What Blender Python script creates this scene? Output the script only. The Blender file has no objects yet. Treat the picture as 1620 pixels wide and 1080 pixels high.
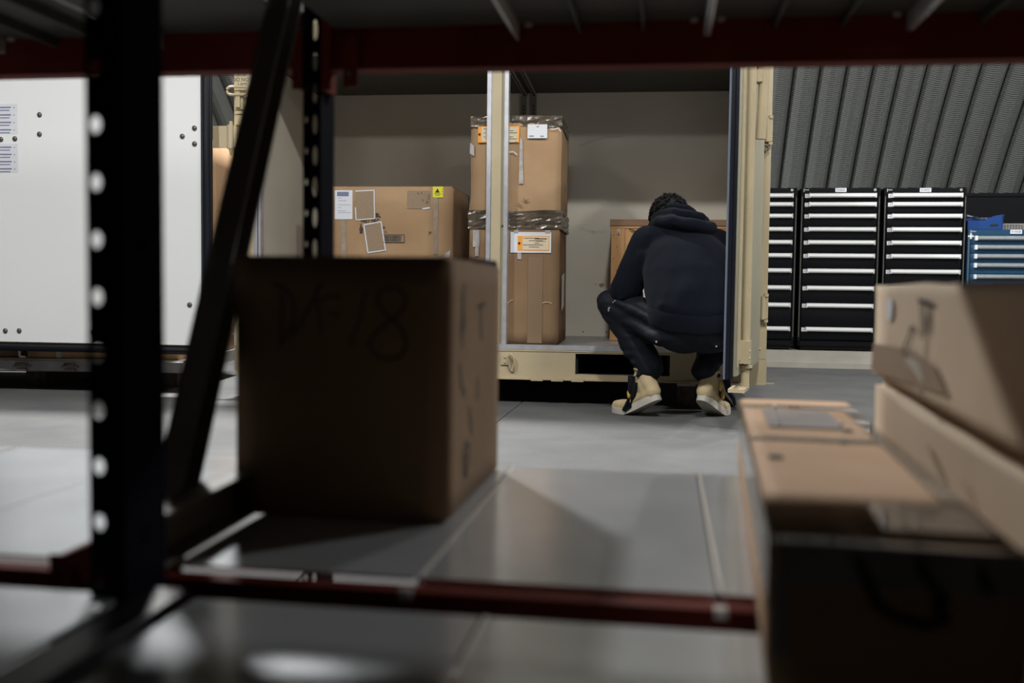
import bpy, bmesh, math, random
from math import sin, cos, pi, radians, sqrt, atan, atan2
from mathutils import Vector, Matrix, noise
random.seed(7)
S = bpy.context.scene
COL = S.collection

# ------------------------------------------------------------------ camera, world, lamps, exposure
cam_d = bpy.data.cameras.new('camera'); cam = bpy.data.objects.new('camera', cam_d); COL.objects.link(cam)
cam.location = (0, 0, .63)
cam.rotation_mode = 'QUATERNION'
cam.rotation_quaternion = (Matrix.Rotation(pi/2-atan(85/1575), 3, 'X') @ Matrix.Rotation(.012, 3, 'Z')).to_quaternion()
cam_d.sensor_width = 36; cam_d.lens = 35; cam_d.clip_start = .02
cam_d.dof.use_dof = True; cam_d.dof.focus_distance = 5.2; cam_d.dof.aperture_fstop = 2.8
S.camera = cam
S.view_settings.view_transform = 'Standard'; S.view_settings.look = 'None'
S.view_settings.exposure = 0.0; S.view_settings.gamma = 1; S.view_settings.use_curve_mapping = False
wd = bpy.data.worlds.new('world'); S.world = wd; wd.use_nodes = True
wd.node_tree.nodes['Background'].inputs[0].default_value = (.55, .6, .7, 1)
wd.node_tree.nodes['Background'].inputs[1].default_value = .006

class Fr:
    """a horizontal frame: u runs to the right, v away from the camera, z up"""
    def __init__(s, deg, o=(0, 0, 0)): s.a = radians(deg); s.o = o
    def w(s, u, v, z=0): return Vector((s.o[0]+u*cos(s.a)+v*sin(s.a), s.o[1]-u*sin(s.a)+v*cos(s.a), s.o[2]+z))
A = Fr(8.7); B = Fr(7); W = Fr(0)

def lamp(f, u, v, z, power, size, color=(1, .985, .965)):
    l = bpy.data.lights.new('high_bay_light', 'AREA'); l.shape = 'DISK'; l.size = size; l.energy = power; l.color = color
    o = bpy.data.objects.new('high_bay_light', l); o.location = f.w(u, v, z); COL.objects.link(o)
    return o
for u in (-3.2, .2, 3.6): lamp(A, u, .8, 4.8, 235, .4)
for u in (-4, 0, 4): lamp(A, u, -3.2, 4.0, 165, 1.3)
for u, p in ((-2.6, 480), (1.3, 80), (4.6, 245)): lamp(A, u, 6.0, 4.12, p, .4)

# ------------------------------------------------------------------ materials
MATS = {}
def mat(name, color, rough=.6, metal=0, var=.0, vscale=8, bump=0, bscale=60, stretch=(1, 1, 1), color2=None, spec=.5, sheen=0, trans=0, alpha=1, detail=4, coat=0):
    if name in MATS: return MATS[name]
    m = bpy.data.materials.new(name); m.use_nodes = True; nt = m.node_tree; b = nt.nodes['Principled BSDF']
    b.inputs['Base Color'].default_value = (*color, 1); b.inputs['Roughness'].default_value = rough
    b.inputs['Metallic'].default_value = metal; b.inputs['Specular IOR Level'].default_value = spec
    b.inputs['Sheen Weight'].default_value = sheen; b.inputs['Coat Weight'].default_value = coat
    b.inputs['Transmission Weight'].default_value = trans; b.inputs['Alpha'].default_value = alpha
    if var or bump or color2:
        tc = nt.nodes.new('ShaderNodeTexCoord'); mp = nt.nodes.new('ShaderNodeMapping'); mp.inputs['Scale'].default_value = stretch
        nt.links.new(tc.outputs['Object'], mp.inputs['Vector'])
    if var or color2:
        n = nt.nodes.new('ShaderNodeTexNoise'); n.inputs['Scale'].default_value = vscale; n.inputs['Detail'].default_value = detail
        nt.links.new(mp.outputs[0], n.inputs['Vector'])
        r = nt.nodes.new('ShaderNodeValToRGB'); r.color_ramp.elements[0].position = .3; r.color_ramp.elements[1].position = .7
        c2 = color2 or tuple(min(1, c*(1+var)) for c in color); c1 = color if color2 else tuple(c*(1-var) for c in color)
        r.color_ramp.elements[0].color = (*c1, 1); r.color_ramp.elements[1].color = (*c2, 1)
        nt.links.new(n.outputs['Fac'], r.inputs[0]); nt.links.new(r.outputs[0], b.inputs['Base Color'])
    if bump:
        n2 = nt.nodes.new('ShaderNodeTexNoise'); n2.inputs['Scale'].default_value = bscale; n2.inputs['Detail'].default_value = 3
        nt.links.new(mp.outputs[0], n2.inputs['Vector'])
        bp = nt.nodes.new('ShaderNodeBump'); bp.inputs['Strength'].default_value = 1; bp.inputs['Distance'].default_value = bump
        nt.links.new(n2.outputs['Fac'], bp.inputs['Height']); nt.links.new(bp.outputs[0], b.inputs['Normal'])
    MATS[name] = m; return m
M_conc = mat('concrete', (.074, .077, .080), .75, color2=(.106, .108, .107), vscale=3, bump=.002, bscale=90, detail=8)
M_kerb = mat('kerb_concrete', (.36, .345, .305), .8, var=.1, vscale=5)
M_tan = mat('tan_paint', (.46, .385, .245), .5, var=.06, vscale=5, bump=.0004, bscale=40)
M_tan2 = mat('tan_door_paint', (.36, .34, .25), .5, var=.06, vscale=5)
M_inner = mat('cream_panel', (.50, .465, .39), .6, var=.05, vscale=3)
M_white = mat('white_panel', (.80, .82, .82), .5, var=.015, vscale=2)
M_alu = mat('aluminium', (.60, .61, .65), .38, .6, var=.1, vscale=20)
M_alud = mat('dull_aluminium', (.34, .33, .33), .45, .5, var=.15, vscale=15)
M_deck = mat('galvanised_sheet', (.62, .655, .69), .2, .5, color2=(.74, .775, .81), vscale=5, bump=.0007, bscale=3.2)
M_decklip = mat('galvanised_edge', (.65, .62, .58), .4, .5)
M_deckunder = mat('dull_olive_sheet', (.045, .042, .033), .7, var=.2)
M_navy = mat('dark_blue_steel', (.003, .004, .010), .7, .0, var=.2, spec=.04)
M_black = mat('black_steel', (.010, .011, .014), .4)
M_red = mat('dark_red_steel', (.14, .024, .016), .65, var=.2, vscale=6, spec=.08)
M_grey = mat('dark_grey_steel', (.15, .14, .12), .55, .1, var=.2)
M_card = mat('cardboard', (.33, .205, .108), .85, color2=(.41, .27, .15), vscale=4, stretch=(1, 1, 1), bump=.0004, bscale=150)
M_card2 = mat('brown_cardboard', (.195, .115, .057), .85, color2=(.265, .168, .09), vscale=3, bump=.0005, bscale=90)
M_card3 = mat('pale_cardboard', (.54, .42, .30), .85, color2=(.62, .50, .37), vscale=5, bump=.0006, bscale=40)
M_cardin = mat('cardboard_inside', (.25, .17, .11), .9)
M_card4 = mat('orange_cardboard', (.55, .34, .19), .75, color2=(.64, .42, .26), vscale=7, bump=.0004, bscale=60)
M_tape = mat('clear_tape', (.34, .28, .22), .22, coat=.5, var=.15, vscale=25)
M_tapeg = mat('glossy_grey_tape', (.40, .38, .37), .18, coat=.6, var=.2, vscale=30, bump=.001, bscale=70)
M_wrap = mat('plastic_wrap', (.055, .043, .03), .22, coat=.2, spec=.4, color2=(.11, .085, .06), vscale=10, bump=.004, bscale=22)
M_ink = mat('black_ink', (.02, .018, .016), .7)
M_inkb = mat('blue_ink', (.16, .19, .30), .7)
M_paper = mat('white_paper', (.68, .70, .74), .6, var=.03)
M_worn = mat('torn_cardboard', (.26, .19, .125), .9, color2=(.33, .245, .165), vscale=120)
M_orange = mat('orange_card', (.85, .36, .05), .6)
M_cream = mat('cream_card', (.70, .60, .42), .6, var=.04, vscale=40)
M_yellow = mat('yellow_label', (.80, .76, .03), .5)
M_ply = mat('plywood', (.40, .20, .07), .6, color2=(.56, .32, .13), vscale=9, stretch=(1, 1, .25), bump=.0006, bscale=40)
M_plyd = mat('dark_timber', (.17, .10, .055), .7, color2=(.25, .15, .08), vscale=9, stretch=(.2, 1, 1))
M_timber = mat('old_timber', (.06, .045, .04), .9, color2=(.12, .09, .08), vscale=30)
M_rubber = mat('black_rubber', (.006, .0075, .012), .4, spec=.3)
M_seal = mat('blue_grey_seal', (.12, .15, .20), .35)
M_bolt = mat('bolt_metal', (.16, .14, .13), .3, .6)
M_cab = mat('black_cabinet', (.0035, .004, .0055), .5, spec=.12)
M_cabb = mat('blue_cabinet', (.012, .052, .11), .45, spec=.25)
M_hand = mat('pale_handle', (.66, .68, .68), .35, .1)
M_handg = mat('grey_handle', (.22, .25, .255), .4, .2, var=.1, vscale=40)
M_hoodie = mat('navy_fleece', (.0026, .0043, .0082), .95, bump=.0008, bscale=160, sheen=.03, spec=.12, var=.15, vscale=6)
M_trous = mat('black_nylon', (.0055, .007, .0115), .65, bump=.0015, bscale=22, spec=.22)
M_skin = mat('skin', (.20, .10, .06), .5)
M_hair = mat('black_hair', (.006, .006, .007), .6, spec=.3)
M_boot = mat('tan_nubuck', (.40, .30, .15), .8, color2=(.52, .43, .27), vscale=9, bump=.001, bscale=60)
M_booty = mat('yellow_lining', (.60, .38, .08), .8)
M_sole = mat('pale_rubber_sole', (.45, .42, .36), .7, var=.1, vscale=20)
M_sock = mat('blue_grey_sock', (.16, .20, .30), .8)
M_blueb = mat('blue_plastic', (.006, .045, .19), .35)
M_film = mat('clear_film', (.55, .60, .66), .12, alpha=.75, coat=.5, bump=.01, bscale=40)
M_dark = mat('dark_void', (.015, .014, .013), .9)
M_ceil = mat('dark_green_ply', (.035, .045, .035), .7, color2=(.055, .05, .04), vscale=6)
M_rub2 = mat('wall_scuff', (.44, .41, .345), .7)

def rib_material():
    m = bpy.data.materials.new('corrugated_steel'); m.use_nodes = True; b = m.node_tree.nodes['Principled BSDF']
    b.inputs['Base Color'].default_value = (.165, .175, .17, 1); b.inputs['Metallic'].default_value = .35; b.inputs['Roughness'].default_value = .5
    return m
M_rib = rib_material()

# ------------------------------------------------------------------ mesh builder
OFF = {}
class MB:
    def __init__(s): s.v = []; s.f = []; s.mi = []; s.sm = []
    def add(s, vs, fs, mi=0, sm=False):
        n = len(s.v); s.v += [tuple(x) for x in vs]; s.f += [tuple(n+i for i in f) for f in fs]; s.mi += [mi]*len(fs); s.sm += [sm]*len(fs); return s
    def box(s, x0, x1, y0, y1, z0, z1, mi=0, bev=0):
        if bev:
            bm = bmesh.new(); bmesh.ops.create_cube(bm, size=1)
            for v in bm.verts: v.co = Vector(((x0+x1)/2+v.co.x*(x1-x0), (y0+y1)/2+v.co.y*(y1-y0), (z0+z1)/2+v.co.z*(z1-z0)))
            bmesh.ops.bevel(bm, geom=bm.edges[:]+bm.verts[:], offset=bev, segments=2, affect='EDGES', profile=.5)
            bm.verts.index_update(); s.add([v.co[:] for v in bm.verts], [[v.index for v in f.verts] for f in bm.faces], mi, True); bm.free(); return s
        vs = [(x, y, z) for z in (z0, z1) for y in (y0, y1) for x in (x0, x1)]
        return s.add(vs, [(0, 2, 3, 1), (4, 5, 7, 6), (0, 1, 5, 4), (2, 6, 7, 3), (0, 4, 6, 2), (1, 3, 7, 5)], mi)
    def bar(s, p, q, w, h, mi=0, up=(0, 0, 1)):
        p, q = Vector(p), Vector(q); d = (q-p).normalized(); a = d.cross(Vector(up)).normalized(); c = a.cross(d)
        vs = [e+a*(i*w/2)+c*(j*h/2) for e in (p, q) for i, j in ((-1, -1), (1, -1), (1, 1), (-1, 1))]
        return s.add(vs, [(0, 1, 2, 3), (7, 6, 5, 4), (0, 4, 5, 1), (1, 5, 6, 2), (2, 6, 7, 3), (3, 7, 4, 0)], mi)
    def tube(s, pts, r, n=12, mi=0, cap=True, rs=None):
        pts = [Vector(p) for p in pts]; vs = []; N = len(pts)
        up = Vector((0, 0, 1))
        for i, p in enumerate(pts):
            d = (pts[min(i+1, N-1)]-pts[max(i-1, 0)]).normalized()
            a = d.cross(up if abs(d.dot(up)) < .95 else Vector((1, 0, 0))).normalized(); c = d.cross(a)
            rr = rs[i] if rs else r
            vs += [p+(a*cos(2*pi*k/n)+c*sin(2*pi*k/n))*rr for k in range(n)]
        fs = [(i*n+k, i*n+(k+1) % n, (i+1)*n+(k+1) % n, (i+1)*n+k) for i in range(N-1) for k in range(n)]
        s.add(vs, fs, mi, True)
        if cap: s.add(vs[:n], [tuple(range(n))[::-1]], mi); s.add(vs[-n:], [tuple(range(n))], mi)
        return s
    def ball(s, c, r, mi=0, seg=12, sc=(1, 1, 1)):
        vs = []; m = seg//2
        for i in range(m+1):
            t = pi*i/m
            vs += [(c[0]+r*sc[0]*sin(t)*cos(2*pi*k/seg), c[1]+r*sc[1]*sin(t)*sin(2*pi*k/seg), c[2]+r*sc[2]*cos(t)) for k in range(seg)]
        return s.add(vs, [(i*seg+k, (i+1)*seg+k, (i+1)*seg+(k+1) % seg, i*seg+(k+1) % seg) for i in range(m) for k in range(seg)], mi, True)
    def prism(s, poly, axis, a, b, mi=0):
        """poly of 2-D points extruded along axis x, y or z from a to b"""
        def P(p, t): return {'x': (t, p[0], p[1]), 'y': (p[0], t, p[1]), 'z': (p[0], p[1], t)}[axis]
        n = len(poly); vs = [P(p, a) for p in poly]+[P(p, b) for p in poly]
        return s.add(vs, [tuple(range(n)), tuple(range(2*n-1, n-1, -1))]+[(i, i+n, (i+1) % n+n, (i+1) % n) for i in range(n)], mi)
    def stroke(s, pts, w, y, mi=0, plane='xz', t=.0006):
        """pen stroke on the plane y = const (xz) or x = const (yz)"""
        for p, q in zip(pts[:-1], pts[1:]):
            dx, dz = q[0]-p[0], q[1]-p[1]; L = sqrt(dx*dx+dz*dz) or 1e-6; nx, nz = -dz/L*w/2, dx/L*w/2; ex, ez = dx/L*w*.3, dz/L*w*.3
            c = [(p[0]+nx-ex, p[1]+nz-ez), (p[0]-nx-ex, p[1]-nz-ez), (q[0]-nx+ex, q[1]-nz+ez), (q[0]+nx+ex, q[1]+nz+ez)]
            vs = [(a, y, b) if plane == 'xz' else (y, a, b) for a, b in c]
            s.add(vs, [(0, 1, 2, 3)], mi)
        return s
    def quad(s, a, b, c, d, mi=0): return s.add([a, b, c, d], [(0, 1, 2, 3)], mi)
    def text(s, txt, size, origin, mi=0, plane='xz', sx=1, angle=0, cutz=None):
        cu = bpy.data.curves.new('t', 'FONT'); cu.body = txt; cu.size = size; cu.align_x = 'CENTER'; cu.align_y = 'CENTER'; cu.resolution_u = 2; cu.offset = size*.018
        o = bpy.data.objects.new('t', cu); COL.objects.link(o); dg = bpy.context.evaluated_depsgraph_get(); dg.update()
        me = o.evaluated_get(dg).to_mesh()
        ca, sa = cos(angle), sin(angle)
        vs = []
        for v in me.vertices:
            x, y = v.co.x*sx, v.co.y; x, y = x*ca-y*sa, x*sa+y*ca
            vs.append((origin[0]+x, origin[1], origin[2]+y) if plane == 'xz' else (origin[0], origin[1]+x, origin[2]+y) if plane == 'yz' else (origin[0]+x, origin[1]+y, origin[2]))
        s.add(vs, [tuple(p.vertices) for p in me.polygons], mi)
        bpy.data.objects.remove(o); bpy.data.curves.remove(cu); return s
    def mesh(s, name, mats, off=(0, 0, 0)):
        me = bpy.data.meshes.new(name); me.from_pydata([(x-off[0], y-off[1], z-off[2]) for x, y, z in s.v], [], s.f)
        for m in (mats if isinstance(mats, (list, tuple)) else [mats]): me.materials.append(m)
        me.polygons.foreach_set('material_index', s.mi); me.polygons.foreach_set('use_smooth', s.sm); me.update(); return me
    def build(s, name, mats, parent=None, label=None):
        off = OFF.get(parent.name, (0, 0, 0)) if parent else (0, 0, 0)
        o = bpy.data.objects.new(name, s.mesh(name, mats, off)); COL.objects.link(o); o.parent = parent; OFF[o.name] = off
        if label: o['label'] = label
        return o
def thing(name, label, cat, fr, off, group=None, kind=None):
    o = bpy.data.objects.new(name, None); o.empty_display_size = .1; COL.objects.link(o)
    o.location = fr.w(*off); o.rotation_euler = (0, 0, -fr.a); OFF[o.name] = off
    if label: o['label'] = label; o['category'] = cat
    if group: o['group'] = group
    if kind: o['kind'] = kind
    return o
def instance(me, name, parent, loc, rot=(0, 0, 0)):
    off = OFF.get(parent.name, (0, 0, 0)); o = bpy.data.objects.new(name, me); COL.objects.link(o); o.parent = parent
    o.location = (loc[0]-off[0], loc[1]-off[1], loc[2]-off[2]); o.rotation_euler = rot; return o

# ------------------------------------------------------------------ the building
fl = thing('floor', None, None, A, (0, 4, 0), kind='structure')
MB().box(-12, 10, -9, 13.5, -.25, -.03).build('sub_base', M_dark, fl)
us = [-10.768+i*5 for i in range(0, 5)]; us = [-10.768, -5.768, -.768, 4.232, 9.3]; vs_ = [-8, -3, 2.0, 8.45]
for i in range(4):
    for j in range(3):
        MB().box(us[i]+.003, us[i+1]-.003, vs_[j]+.003, vs_[j+1]-.003, -.15, 0).build('concrete_slab', M_conc, fl)
kb = thing('trim_1', None, None, A, (0, 8.5, 0), kind='structure')
m = MB(); m.box(-10, 9.3, 8.5, 12.6, -.03, .135); m.build('kerb', M_kerb, kb)
MB().box(-10, 9.3, 8.45, 8.5, -.03, .045).build('kerb_ledge', M_kerb, kb)
# arched corrugated shell: circle of radius 12 in the v-z plane
RC, VC, ZC = 12.0, 2.11, -6.3
def arc(t, r=0): return VC+(RC+r)*cos(t), ZC+(RC+r)*sin(t)
wb = thing('wall_back', None, None, A, (0, 12.3, 0), kind='structure')
def rib_mesh(fine):
    t = radians(31.0); rows = []
    pitch = .024
    while t < radians(75):
        z = ZC+RC*sin(t)
        fineHere = fine and 1.3 < z < 3.6
        if fineHere:
            for k, a in enumerate((.0, .009, .013, .009)): rows.append((t+k*pitch/4/RC, -a))
            t += pitch/RC
        else:
            rows.append((t, 0)); t += .5/RC
    W_ = .242; prof = [(0, .015), (.02, -.016), (.15, -.045), (.35, -.070), (.58, -.076), (.8, -.058), (.93, -.028), (.985, .005), (1, .015)]
    mb = MB(); vs = []
    for t, a in rows:
        for x, d in prof:
            v, z = arc(t, d+a); vs.append((x*W_, v-VC, z))
    n = len(prof)
    mb.add(vs, [(i*n+k, i*n+k+1, (i+1)*n+k+1, (i+1)*n+k) for i in range(len(rows)-1) for k in range(n-1)], 0, False)
    return mb.mesh('rib_panel', M_rib)
rm = rib_mesh(True); rm2 = rib_mesh(False)
for k in range(-26, 12):
    u = 1.182+k*.242
    instance(rm if (k >= -1 or -24 <= k <= -14) else rm2, 'rib_panel', wb, (u, VC, 0))
cl = thing('ceiling', None, None, A, (0, 0, 5), kind='structure')
m = MB(); vs = []; nn = 40
for i in range(nn+1):
    v, z = arc(radians(31+(149-31)*i/nn), .06); vs += [(-10, v, z), (9.3, v, z)]
m.add(vs, [(2*i, 2*i+1, 2*i+3, 2*i+2) for i in range(nn)], 0, True); m.build('arch_shell', M_rib, cl)
for nm, u in (('wall_left', -10), ('wall_right', 9.3)):
    w_ = thing(nm, None, None, A, (u, 2, 0), kind='structure')
    pts = [arc(radians(31+(149-31)*i/20)) for i in range(21)]
    MB().prism(pts, 'x', u-.05, u+.05).build('end_panel', M_rib, w_)

wf = thing('wall_light_block', None, None, A, (0, -1.6, 0), kind='structure'); MB().box(-10, 9.3, -1.7, -1.6, 0, 3.2).build('panel', M_dark, wf)  # unseen dark wall behind the camera, added to cut bounced light

# ------------------------------------------------------------------ pallet rack
rk = thing('pallet_rack', 'dark steel pallet rack with red beams and shiny sheet decks in the foreground', 'rack', A, (-.55, 0, 0))
def post_mesh(w, depth, pitch, cells, z1=2.75):
    """open upright: pierced front plate (columns of cells x0, x1, hole centre, half width, half height), solid side, returning lip"""
    m = MB(); nz = int(z1/pitch); th = .0022
    def cell(x0, x1, z0, z1c, cx, cz, rx, rz, n=16):
        out, inn = [], []
        for k in range(n):
            a = 2*pi*(k+.5)/n; ca, sa = cos(a), sin(a); s = min((x1-cx if ca > 0 else cx-x0)/max(abs(ca), 1e-6), (z1c-cz if sa > 0 else cz-z0)/max(abs(sa), 1e-6))
            out.append((cx+ca*s, cz+sa*s)); inn.append((cx+rx*ca, cz+rz*sa))
        for X, Z in ((x0, z0), (x1, z0), (x0, z1c), (x1, z1c)):
            k = min(range(n), key=lambda k: (out[k][0]-X)**2+(out[k][1]-Z)**2); out[k] = (X, Z)
        vs = [(x, 0, z) for x, z in out]+[(x, 0, z) for x, z in inn]+[(x, th, z) for x, z in inn]
        m.add(vs, [(k, (k+1) % n, n+(k+1) % n, n+k) for k in range(n)]+[(n+k, n+(k+1) % n, 2*n+(k+1) % n, 2*n+k) for k in range(n)])
    for i in range(nz):
        for x0, x1, cx, hw, hh, ph in cells: cell(x0, x1, i*pitch, (i+1)*pitch, cx, (i+ph)*pitch, hw, hh)
    xr = cells[-1][1]
    if w > xr: m.box(xr, w, 0, th, 0, nz*pitch)
    m.box(w-.003, w, 0, depth, 0, nz*pitch); m.box(w-.016, w, depth-.003, depth, 0, nz*pitch)
    for k in range(10): m.box(w-.0035, w+.0025, depth*.5-.006, depth*.5+.006, .09+k*.28, .102+k*.28)
    m.box(-.02, w+.02, -.02, depth+.02, 0, .006)
    return m.mesh('upright_post', M_navy)
pmB = post_mesh(.036, .075, .0526, [(0, .018, .0095, .0058, .0080, .5)])
pmC = post_mesh(.030, .070, .0513, [(0, .011, .0055, .0030, .0052, .5), (.011, .028, .0205, .0042, .0165, .35)])
for du in (-2.44, 0, 2.44):
    instance(pmB, 'upright_post', rk, (-.528+du, .851, .012))
    instance(pmC, 'upright_post', rk, (-.599+du, 1.595, .006))
    instance(pmB, 'upright_post', rk, (-.528+du, .0, .012))
def channel(p, q, name='brace', mt=M_grey, w=.036, h=.030, lab=None, up=(1, 0, 0)):
    m = MB(); p, q = Vector(p), Vector(q); d = (q-p).normalized(); a = d.cross(Vector(up)).normalized()
    m.bar(p, q, h, .003, up=up)
    for s_ in (-1, 1):
        o_ = a*(s_*(h/2-.0015))+Vector(up)*(.018); m.bar(p+o_, q+o_, .003, w, up=up)
    o = m.build(name, mt, rk, lab); return o
for du in (-2.44, 0, 2.44):
    x = -.570+du
    channel((x-.013, 1.045, .29), (x-.020, 1.575, 1.29), 'diagonal_brace', w=.03, h=.044, lab='bare grey steel brace' if du == 0 else None)
    channel((x, 1.60, 1.36), (x+.02, .95, 2.30), 'diagonal_brace', w=.03, h=.046)
    for z, h_ in ((.366, .056), (1.33, .036), (2.33, .036)): channel((x+.035, .93, z), (x+.01, 1.60, z), 'cross_tie', w=.03, h=h_)
    channel((x+.098, .02, .318), (x+.098, .86, .318), 'cross_tie', mt=M_black, w=.04, h=.055)
    channel((x+.06, .12, 1.33), (x+.06, .95, 1.33), 'cross_tie')
# beams along u, each bay its own piece
def beam(u0, u1, v0, z0, z1, mt=M_red, e0=0, e1=0):
    m = MB(); d = .04
    m.prism([(v0, z0), (v0+d, z0), (v0+d, z1-.018), (v0+d*.55, z1-.018), (v0+d*.55, z1), (v0, z1)], 'x', u0, u1)
    for u in (u0, u1):
        s_ = 1 if u == u0 else -1
        m.box(min(u, u+s_*.006), max(u, u+s_*.006), v0-.008, v0+.05, z0-.035, z1+.02)
        m.box(min(u, u+s_*.016), max(u, u+s_*.016), v0-.010, v0-.008, z0-.035, z1+.02)
    m.v = [(x, y, z+e0+(e1-e0)*(x-u0)/(u1-u0)) for x, y, z in m.v]
    return m.build('shelf_beam', mt, rk)
for u0, u1 in ((-5.4, -3.01), (-2.95, -.600), (-.566, 1.84), (1.9, 4.3)):
    for zt in (.333, 1.052, 1.75, 2.45):
        for v0 in (.93, 1.600, .07):
            if (u0 < -5 or u0 > 1) and zt < 1: continue
            up_ = v0 > 1.5 and 1 < zt < 1.2
            beam(u0, u1, v0, zt-.072, zt, e0=(.012 if u0 < -1 else .006)*up_, e1=(.008 if u0 < -1 else -.007)*up_)
def deck_panel(depth):
    m = MB(); w = .3
    m.box(.0015, w-.0015, 0, depth, -.0015, .0015, 0)
    m.box(.0005, .0045, 0, depth, -.028, .0030, 1); m.box(w-.005, w-.0015, 0, depth, -.028, .0010, 0)
    m.box(.006, w-.006, 0, .002, -.024, 0, 0); m.box(.006, w-.006, depth-.002, depth, -.024, 0, 0)
    m.box(.10, .104, .01, depth-.01, -.02, -.0015, 2); m.box(.20, .204, .01, depth-.01, -.02, -.0015, 2)
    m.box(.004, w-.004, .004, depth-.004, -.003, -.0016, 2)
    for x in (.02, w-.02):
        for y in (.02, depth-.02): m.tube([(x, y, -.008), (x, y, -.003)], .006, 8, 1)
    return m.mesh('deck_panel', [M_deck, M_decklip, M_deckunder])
dR, dF = deck_panel(.64), deck_panel(.79)
clip = MB(); clip.prism([(-.024, -.045), (.024, -.045), (.010, -.004), (-.010, -.004)], 'y', 0, .004); clip.box(-.006, .006, -.002, .01, -.006, .003, 1)
clipm = clip.mesh('deck_clip', [M_red, M_decklip])
for zt in (.335, 1.0545, 1.7525, 2.4525):
    for k in range(-16, 14):
        if zt < 1 and not -9 <= k < 7: continue  # upper decks run on unseen at both ends, added to shut out lamps
        u = -.2435+.3005*(k)+(0 if k >= 0 else 0)
        if k == -1: u0_, u1_ = u, u+.3
        if u < -.51 and u+.3 > -.62: continue      # the gap where the frame stands
        instance(dR, 'deck_panel', rk, (u, .972, zt-.0015)); instance(dF, 'deck_panel', rk, (u+.088, .075, zt-.0015))
        if zt > .4: instance(dF, 'deck_panel', rk, (u+.088, -.73, zt-.0015))  # unseen decks over and behind the camera, added to shade the foreground
        if zt < .4: instance(clipm, 'deck_clip', rk, (u, .924, zt-.002))
for zt in (1.0545, 1.752, 2.452):
    if zt > 1.2: MB().box(-5.3, 4.1, .862, .934, zt-.004, zt-.001).build('leak_stop_plate', M_deckunder, rk)  # unseen plate added over the slit to stop lamp light leaking down
    for v0, v1 in ((-.73, .06), (.075, .85), (.97, 1.60)):
        if v0 > .9 and zt < 1.2: continue
        MB().box(-.845, -.53, v0, v1, zt-.003, zt).build('light_stop_plate', M_deckunder, rk); MB().box(-.53, -.155, v0, v1, zt-.0032, zt-.0002).build('light_stop_plate', M_deckunder, rk)  # unseen plates added to keep lamp light off the lower deck
# narrow filler strips of deck beside the frame
for zt in (.335, 1.0545):
    for a, b in ((-.512, -.245),): pass
m = MB(); m.box(-.505, -.2465, .972, 1.612, .332, .335); m.build('deck_panel', M_deck, rk)
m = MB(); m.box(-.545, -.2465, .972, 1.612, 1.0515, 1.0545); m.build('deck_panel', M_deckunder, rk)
m = MB(); m.box(-.43, -.158, .075, .865, .332, .335); m.build('deck_panel', M_deck, rk)
m = MB(); m.box(-.845, -.60, .972, 1.612, .332, .335); m.build('deck_panel', M_deck, rk)
m = MB(); m.box(-.76, -.50, .075, .865, .332, .335); m.build('deck_panel', M_deck, rk)
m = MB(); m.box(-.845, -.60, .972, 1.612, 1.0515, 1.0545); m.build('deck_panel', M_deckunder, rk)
m = MB(); m.box(-.528, -.505, 1.590, 1.594, .955, 1.04); m.tube([(-.517, 1.586, .975), (-.517, 1.59, .975)], .005, 8, 1); m.build('beam_connector', [M_red, M_bolt], rk)

# ------------------------------------------------------------------ cardboard boxes
def crumple(bm, amp, freq, seed):
    for v in bm.verts:
        n = noise.noise_vector(v.co*freq+Vector((seed, seed*2, seed*3))); v.co += n*amp
def box_body(w, d, h, bev=.004, amp=.0015, seed=1, sub=8, open_top=False, freq=6):
    bm = bmesh.new(); bmesh.ops.create_cube(bm, size=1)
    bmesh.ops.subdivide_edges(bm, edges=bm.edges[:], cuts=sub, use_grid_fill=True)
    for v in bm.verts: v.co = Vector(((v.co.x+.5)*w, (v.co.y+.5)*d, (v.co.z+.5)*h))
    if open_top:
        bmesh.ops.delete(bm, geom=[f for f in bm.faces if f.calc_center_median().z > h-1e-5], context='FACES')
    else:
        es = [e for e in bm.edges if len(e.link_faces) == 2 and e.calc_face_angle(0) > 1]
        bmesh.ops.bevel(bm, geom=es, offset=bev, segments=2, affect='EDGES')
    crumple(bm, amp, freq, seed)
    for v in bm.verts: v.co.z = max(v.co.z, 0)
    bm.verts.index_update(); m = MB(); m.add([v.co[:] for v in bm.verts], [[v.index for v in f.verts] for f in bm.faces], 0, True); bm.free(); return m
def shift(m, dx, dy, dz):
    m.v = [(x+dx, y+dy, z+dz) for x, y, z in m.v]; return m
def carton(name, label, fr, u0, u1, v0, v1, z0, z1, mt, cat='box', group=None, amp=.002, seed=1, bev=.004, split='x', lid=True):
    t = thing(name, label, cat, fr, ((u0+u1)/2, (v0+v1)/2, z0), group)
    shift(box_body(u1-u0, v1-v0, z1-z0, bev, amp, seed), u0, v0, z0).build('body', mt, t)
    if lid:
        cu, cv = (u0+u1)/2, (v0+v1)/2; e = .004
        if split == 'x':
            MB().box(u0+e, cu-.0015, v0+e, v1-e, z1-.001, z1+.003).build('flap', mt, t); MB().box(cu+.0015, u1-e, v0+e, v1-e, z1-.001, z1+.003).build('flap', mt, t)
        else:
            MB().box(u0+e, u1-e, v0+e, cv-.0015, z1-.001, z1+.003).build('flap', mt, t); MB().box(u0+e, u1-e, cv+.0015, v1-e, z1-.001, z1+.003).build('flap', mt, t)
    return t
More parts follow.
